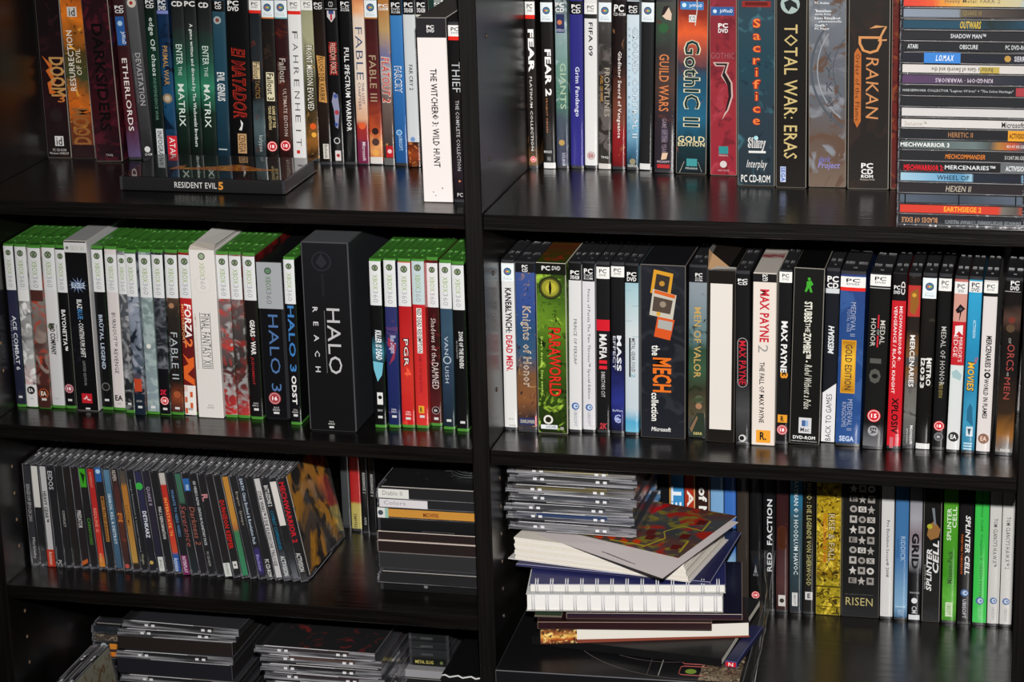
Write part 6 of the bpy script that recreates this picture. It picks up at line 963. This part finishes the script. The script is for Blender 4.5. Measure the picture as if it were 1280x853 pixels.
def darkcase(x, y1, hh, label, col):
    global zz
    q = at_depth(x, y1, YA + .002); q.z = zz
    L_ = at_depth(289, y1, YA).x - q.x
    rt = root('game_box', q, (0, 0, 0), label, 'game box')
    b = B(); b.box((0, 0, 0), (L_, .135, hh), flat(col, 'box'), .0006, flat('46444a', 'matte')); b.build('box_body', rt)
    b = B()
    for k in range(5): b.box((L_ + .00002, .006, hh * (.12 + .17 * k)), (L_ + .0006, .130, hh * (.20 + .17 * k)), flat('2c2a28', 'box'))
    b.build('side_ridges', rt)
    zz += hh + .0003
darkcase(147, 833, .0190, 'thick black box in the left pile between two clear cases', '25252b')
q = at_depth(143.5, 811, YA); q.z = zz; edge_jewel(q, 0, 'clear jewel case sandwiched between the two thick dark boxes', gA, booklet='9c9898'); zz += JW + .0003
darkcase(147, 801, .0165, 'thick brownish black box near the top of the left pile', '2c2624')
q = at_depth(146, 783, YA); q.z = zz; edge_jewel(q, .015, 'clear jewel case shifted right on the brownish black box', gA, booklet='b0a8a8'); zz += JW + .0003
q = at_depth(152, 774, YA); q.z = zz; edge_jewel(q, -.04, 'topmost clear jewel case of the left pile under the shelf', gA, booklet='8c8884')
# second pile
gB = 'pile of jewel cases in the middle of the bottom left shelf'
zt = at_depth(317, 807, .03).z; nj = int((zt - Z4) / .0107); zz = Z4 + .0004
offs = [0, 7, 8, 12, 14, 14, 17, 15, 16, 18, 16, 17, 15, 18, 17, 16, 17, 16, 15, 14, 16]
ordn = ['at the foot', 'second from the foot', 'third from the foot', 'fourth from the foot', 'fifth from the foot', 'sixth from the foot', 'seventh from the foot', 'eighth from the foot', 'fifth below the red covered one', 'fourth below the red covered one', 'third below the red covered one', 'second below the red covered one', 'just below the red covered one', 'x', 'y', 'z']
for k in range(nj + 1):
    t_ = nj - k
    q = at_depth(317 + offs[t_], 807 + 10.7 * t_, .03); q.z = zz; q.y = .03 + .0015 * (k % 2)
    lab = ['topmost clear jewel case of the middle pile with red and black cover', 'clear jewel case just below the red covered one, middle pile', 'second clear jewel case below the red covered one, middle pile', 'third clear jewel case below the red covered one, middle pile', 'fourth clear jewel case below the red covered one, middle pile'][t_] if t_ < 5 else f'clear jewel case {NTH[k]} from the shelf board in the middle pile'
    cvr = A([(0, '241f20'), (.5, '1c1c1e'), (1, '202224')], '8c2018', 7, .56, .1) if t_ == 0 else '3a3c40'
    edge_jewel(q, -.008 + .006 * (k % 3 - 1), lab, gB, cover=cvr, booklet=('c8c0b8', 'a89c98', 'd0ccc4', '8c8088')[k % 4], tray=('3c3438', '2a2a2c', '4c3c38')[k % 3]); zz += JW + .0003
# third pile behind: spine edges, small dark cases on top
gC = 'cases piled at the back right of the bottom left shelf'
yc = .12; ztop = at_depth(512, 829, yc).z; nk = int((ztop - Z4) / .0107); zz = Z4 + .0004
for k in range(nk):
    p = at_depth(508, 829, yc); q = Vector((max(p.x, -.120) + .0005 * (k % 2), yc - .012 + .001 * (k % 3), zz))
    lying(q, .0, JW, -.0598 - q.x, .135, 'B', ('242426', '8c8c90', '34302e')[k % 3], [], f'slim sleeve {NTH[k]} from the shelf board under the small back right cases', 'sleeve', 'card_sleeve', gC, edge=flat('6c6a68', 'matte'))
    zz += JW + .0003
for k, (c_, l_) in enumerate((('1a1c1a', 'yellow specked'), ('2c2e30', 'grey'), ('27292b', 'smoky'), ('202224', 'black'))):
    p = at_depth(512, 829, yc); p2 = at_depth(562, 829, yc); q = Vector((max(p.x, -.1185), yc, zz))
    els = T('METAL SLUG', .15, .6, .5, .4, 'c0b460', b=.02) + O(.8, .5, .4, '5c6c40') if k == 0 else R(.3, .6, .3, .6, '3c3e40')
    lying(q, 0, .0097, p2.x - p.x, .09, 'D', c_, els, f'small {l_} case {"lowest" if k == 0 else ("second", "third", "fourth")[k - 1] + " from below"} in the short stack at the back right', 'game case', 'game_case', 'small cases stacked at the back right')
    zz += .0100
# glossy bag beside the upright
q = at_depth(566, 845, .05)
rt = root('glossy_bag', (-.058, .05, Z4 + .0005), (0, 0, 0), 'glossy black box with torn white top edge beside the upright', 'box')
hh = q.z - Z4; b = B(); b.box((0, 0, 0), (.055, .15, hh), flat('17181a', 'case'), .001); b.build('box_body', rt)
b = B(); pts = []
for i in range(12):
    x = .055 * i / 11; pts.append((x, -.0008, hh - .001 + .0014 * math.sin(i * 2.1)))
b.tube(pts, .0011, flat('c8c8c8', 'matte'), 5); b.build('torn_edge', rt)
# small group behind the left pile: labelled spines
q = at_depth(116, 834, .19); hgt = [(826, '1c2028', []), (815.5, '17171a', R(.25, .9, .25, .85, 'd87c28', 'publisher_mark')), (805, '141c20', R(.62, .95, .15, .85, 'd88830', 'publisher_mark') + O(.42, .5, .8, 'a8b0b4')), (794.5, A([(0, '4c4238'), (1, '3c3430')], '8c7c68', 30, .5), []), (784, '16222a', [])]
zz = Z4 + .0004; k = 0; ztopD = at_depth(116, 776, .19).z
colsD = ['202024', '1c1c20', '24242a', '1e2226', '202024', '1c2024', '1c2028']
lst = []
nD = int((ztopD - Z4) / .0107)
for k in range(nD):
    t_ = nD - 1 - k
    base, els, lb = {0: ('16222a', [], 'teal black'), 1: (A([(0, '4c4238'), (1, '3c3430')], '9c8c70', 30, .5), [], 'speckled brown'), 2: ('141c20', R(.18, .28, .15, .85, 'd88830', 'publisher_mark') + O(.12, .5, .8, 'a8b0b4'), 'black disc and orange marked'), 3: ('17171a', R(.10, .26, .25, .85, 'd87c28', 'publisher_mark'), 'black orange labelled')}.get(t_, (colsD[k % 7], [], 'plain dark'))
    p = at_depth(115, 800, .19)
    o_ = lying(Vector((p.x, .19, zz)), 0, JW, JL, .14, 'J', base, els, f'{lb} jewel case lying behind the left pile, bottom left shelf' if t_ < 4 else f'dark jewel case {NTH[k]} from the shelf board in the back left pile', 'jewel case', 'jewel_case', 'jewel cases behind the left pile'); zz += JW + .0003
# two standing cases leaning left with their covers to the right
for k, (xq, cvr, lab) in enumerate(((126, '2c3032', 'dark jewel case leaning left near the side panel, bottom left shelf'), (138, A([(0, 'a8a890'), (.4, '98947c'), (.6, '8c6c3c'), (.8, '4c7474'), (1, '9c8c58')], 'c0bca0', 7, .55, .2, '7c5428'), 'leaning jewel case with pale cover art, left of the left pile'))):
    a = -.14; back = at_depth(xq, 816, .168); hz = back.z - Z4
    x0 = back.x - .0104 + math.tan(-a) * 0 ; x0 = back.x + math.sin(-a) * JL - .0104
    rt = root('jewel_case', (x0, .026, Z4 + .0004), (0, a, 0), lab, 'jewel case', 'jewel cases leaning at the left of the bottom left shelf')
    jewel_case('26282c', [], rt, cover=cvr)
# a booklet on top of the cases at the top left, mostly above the picture
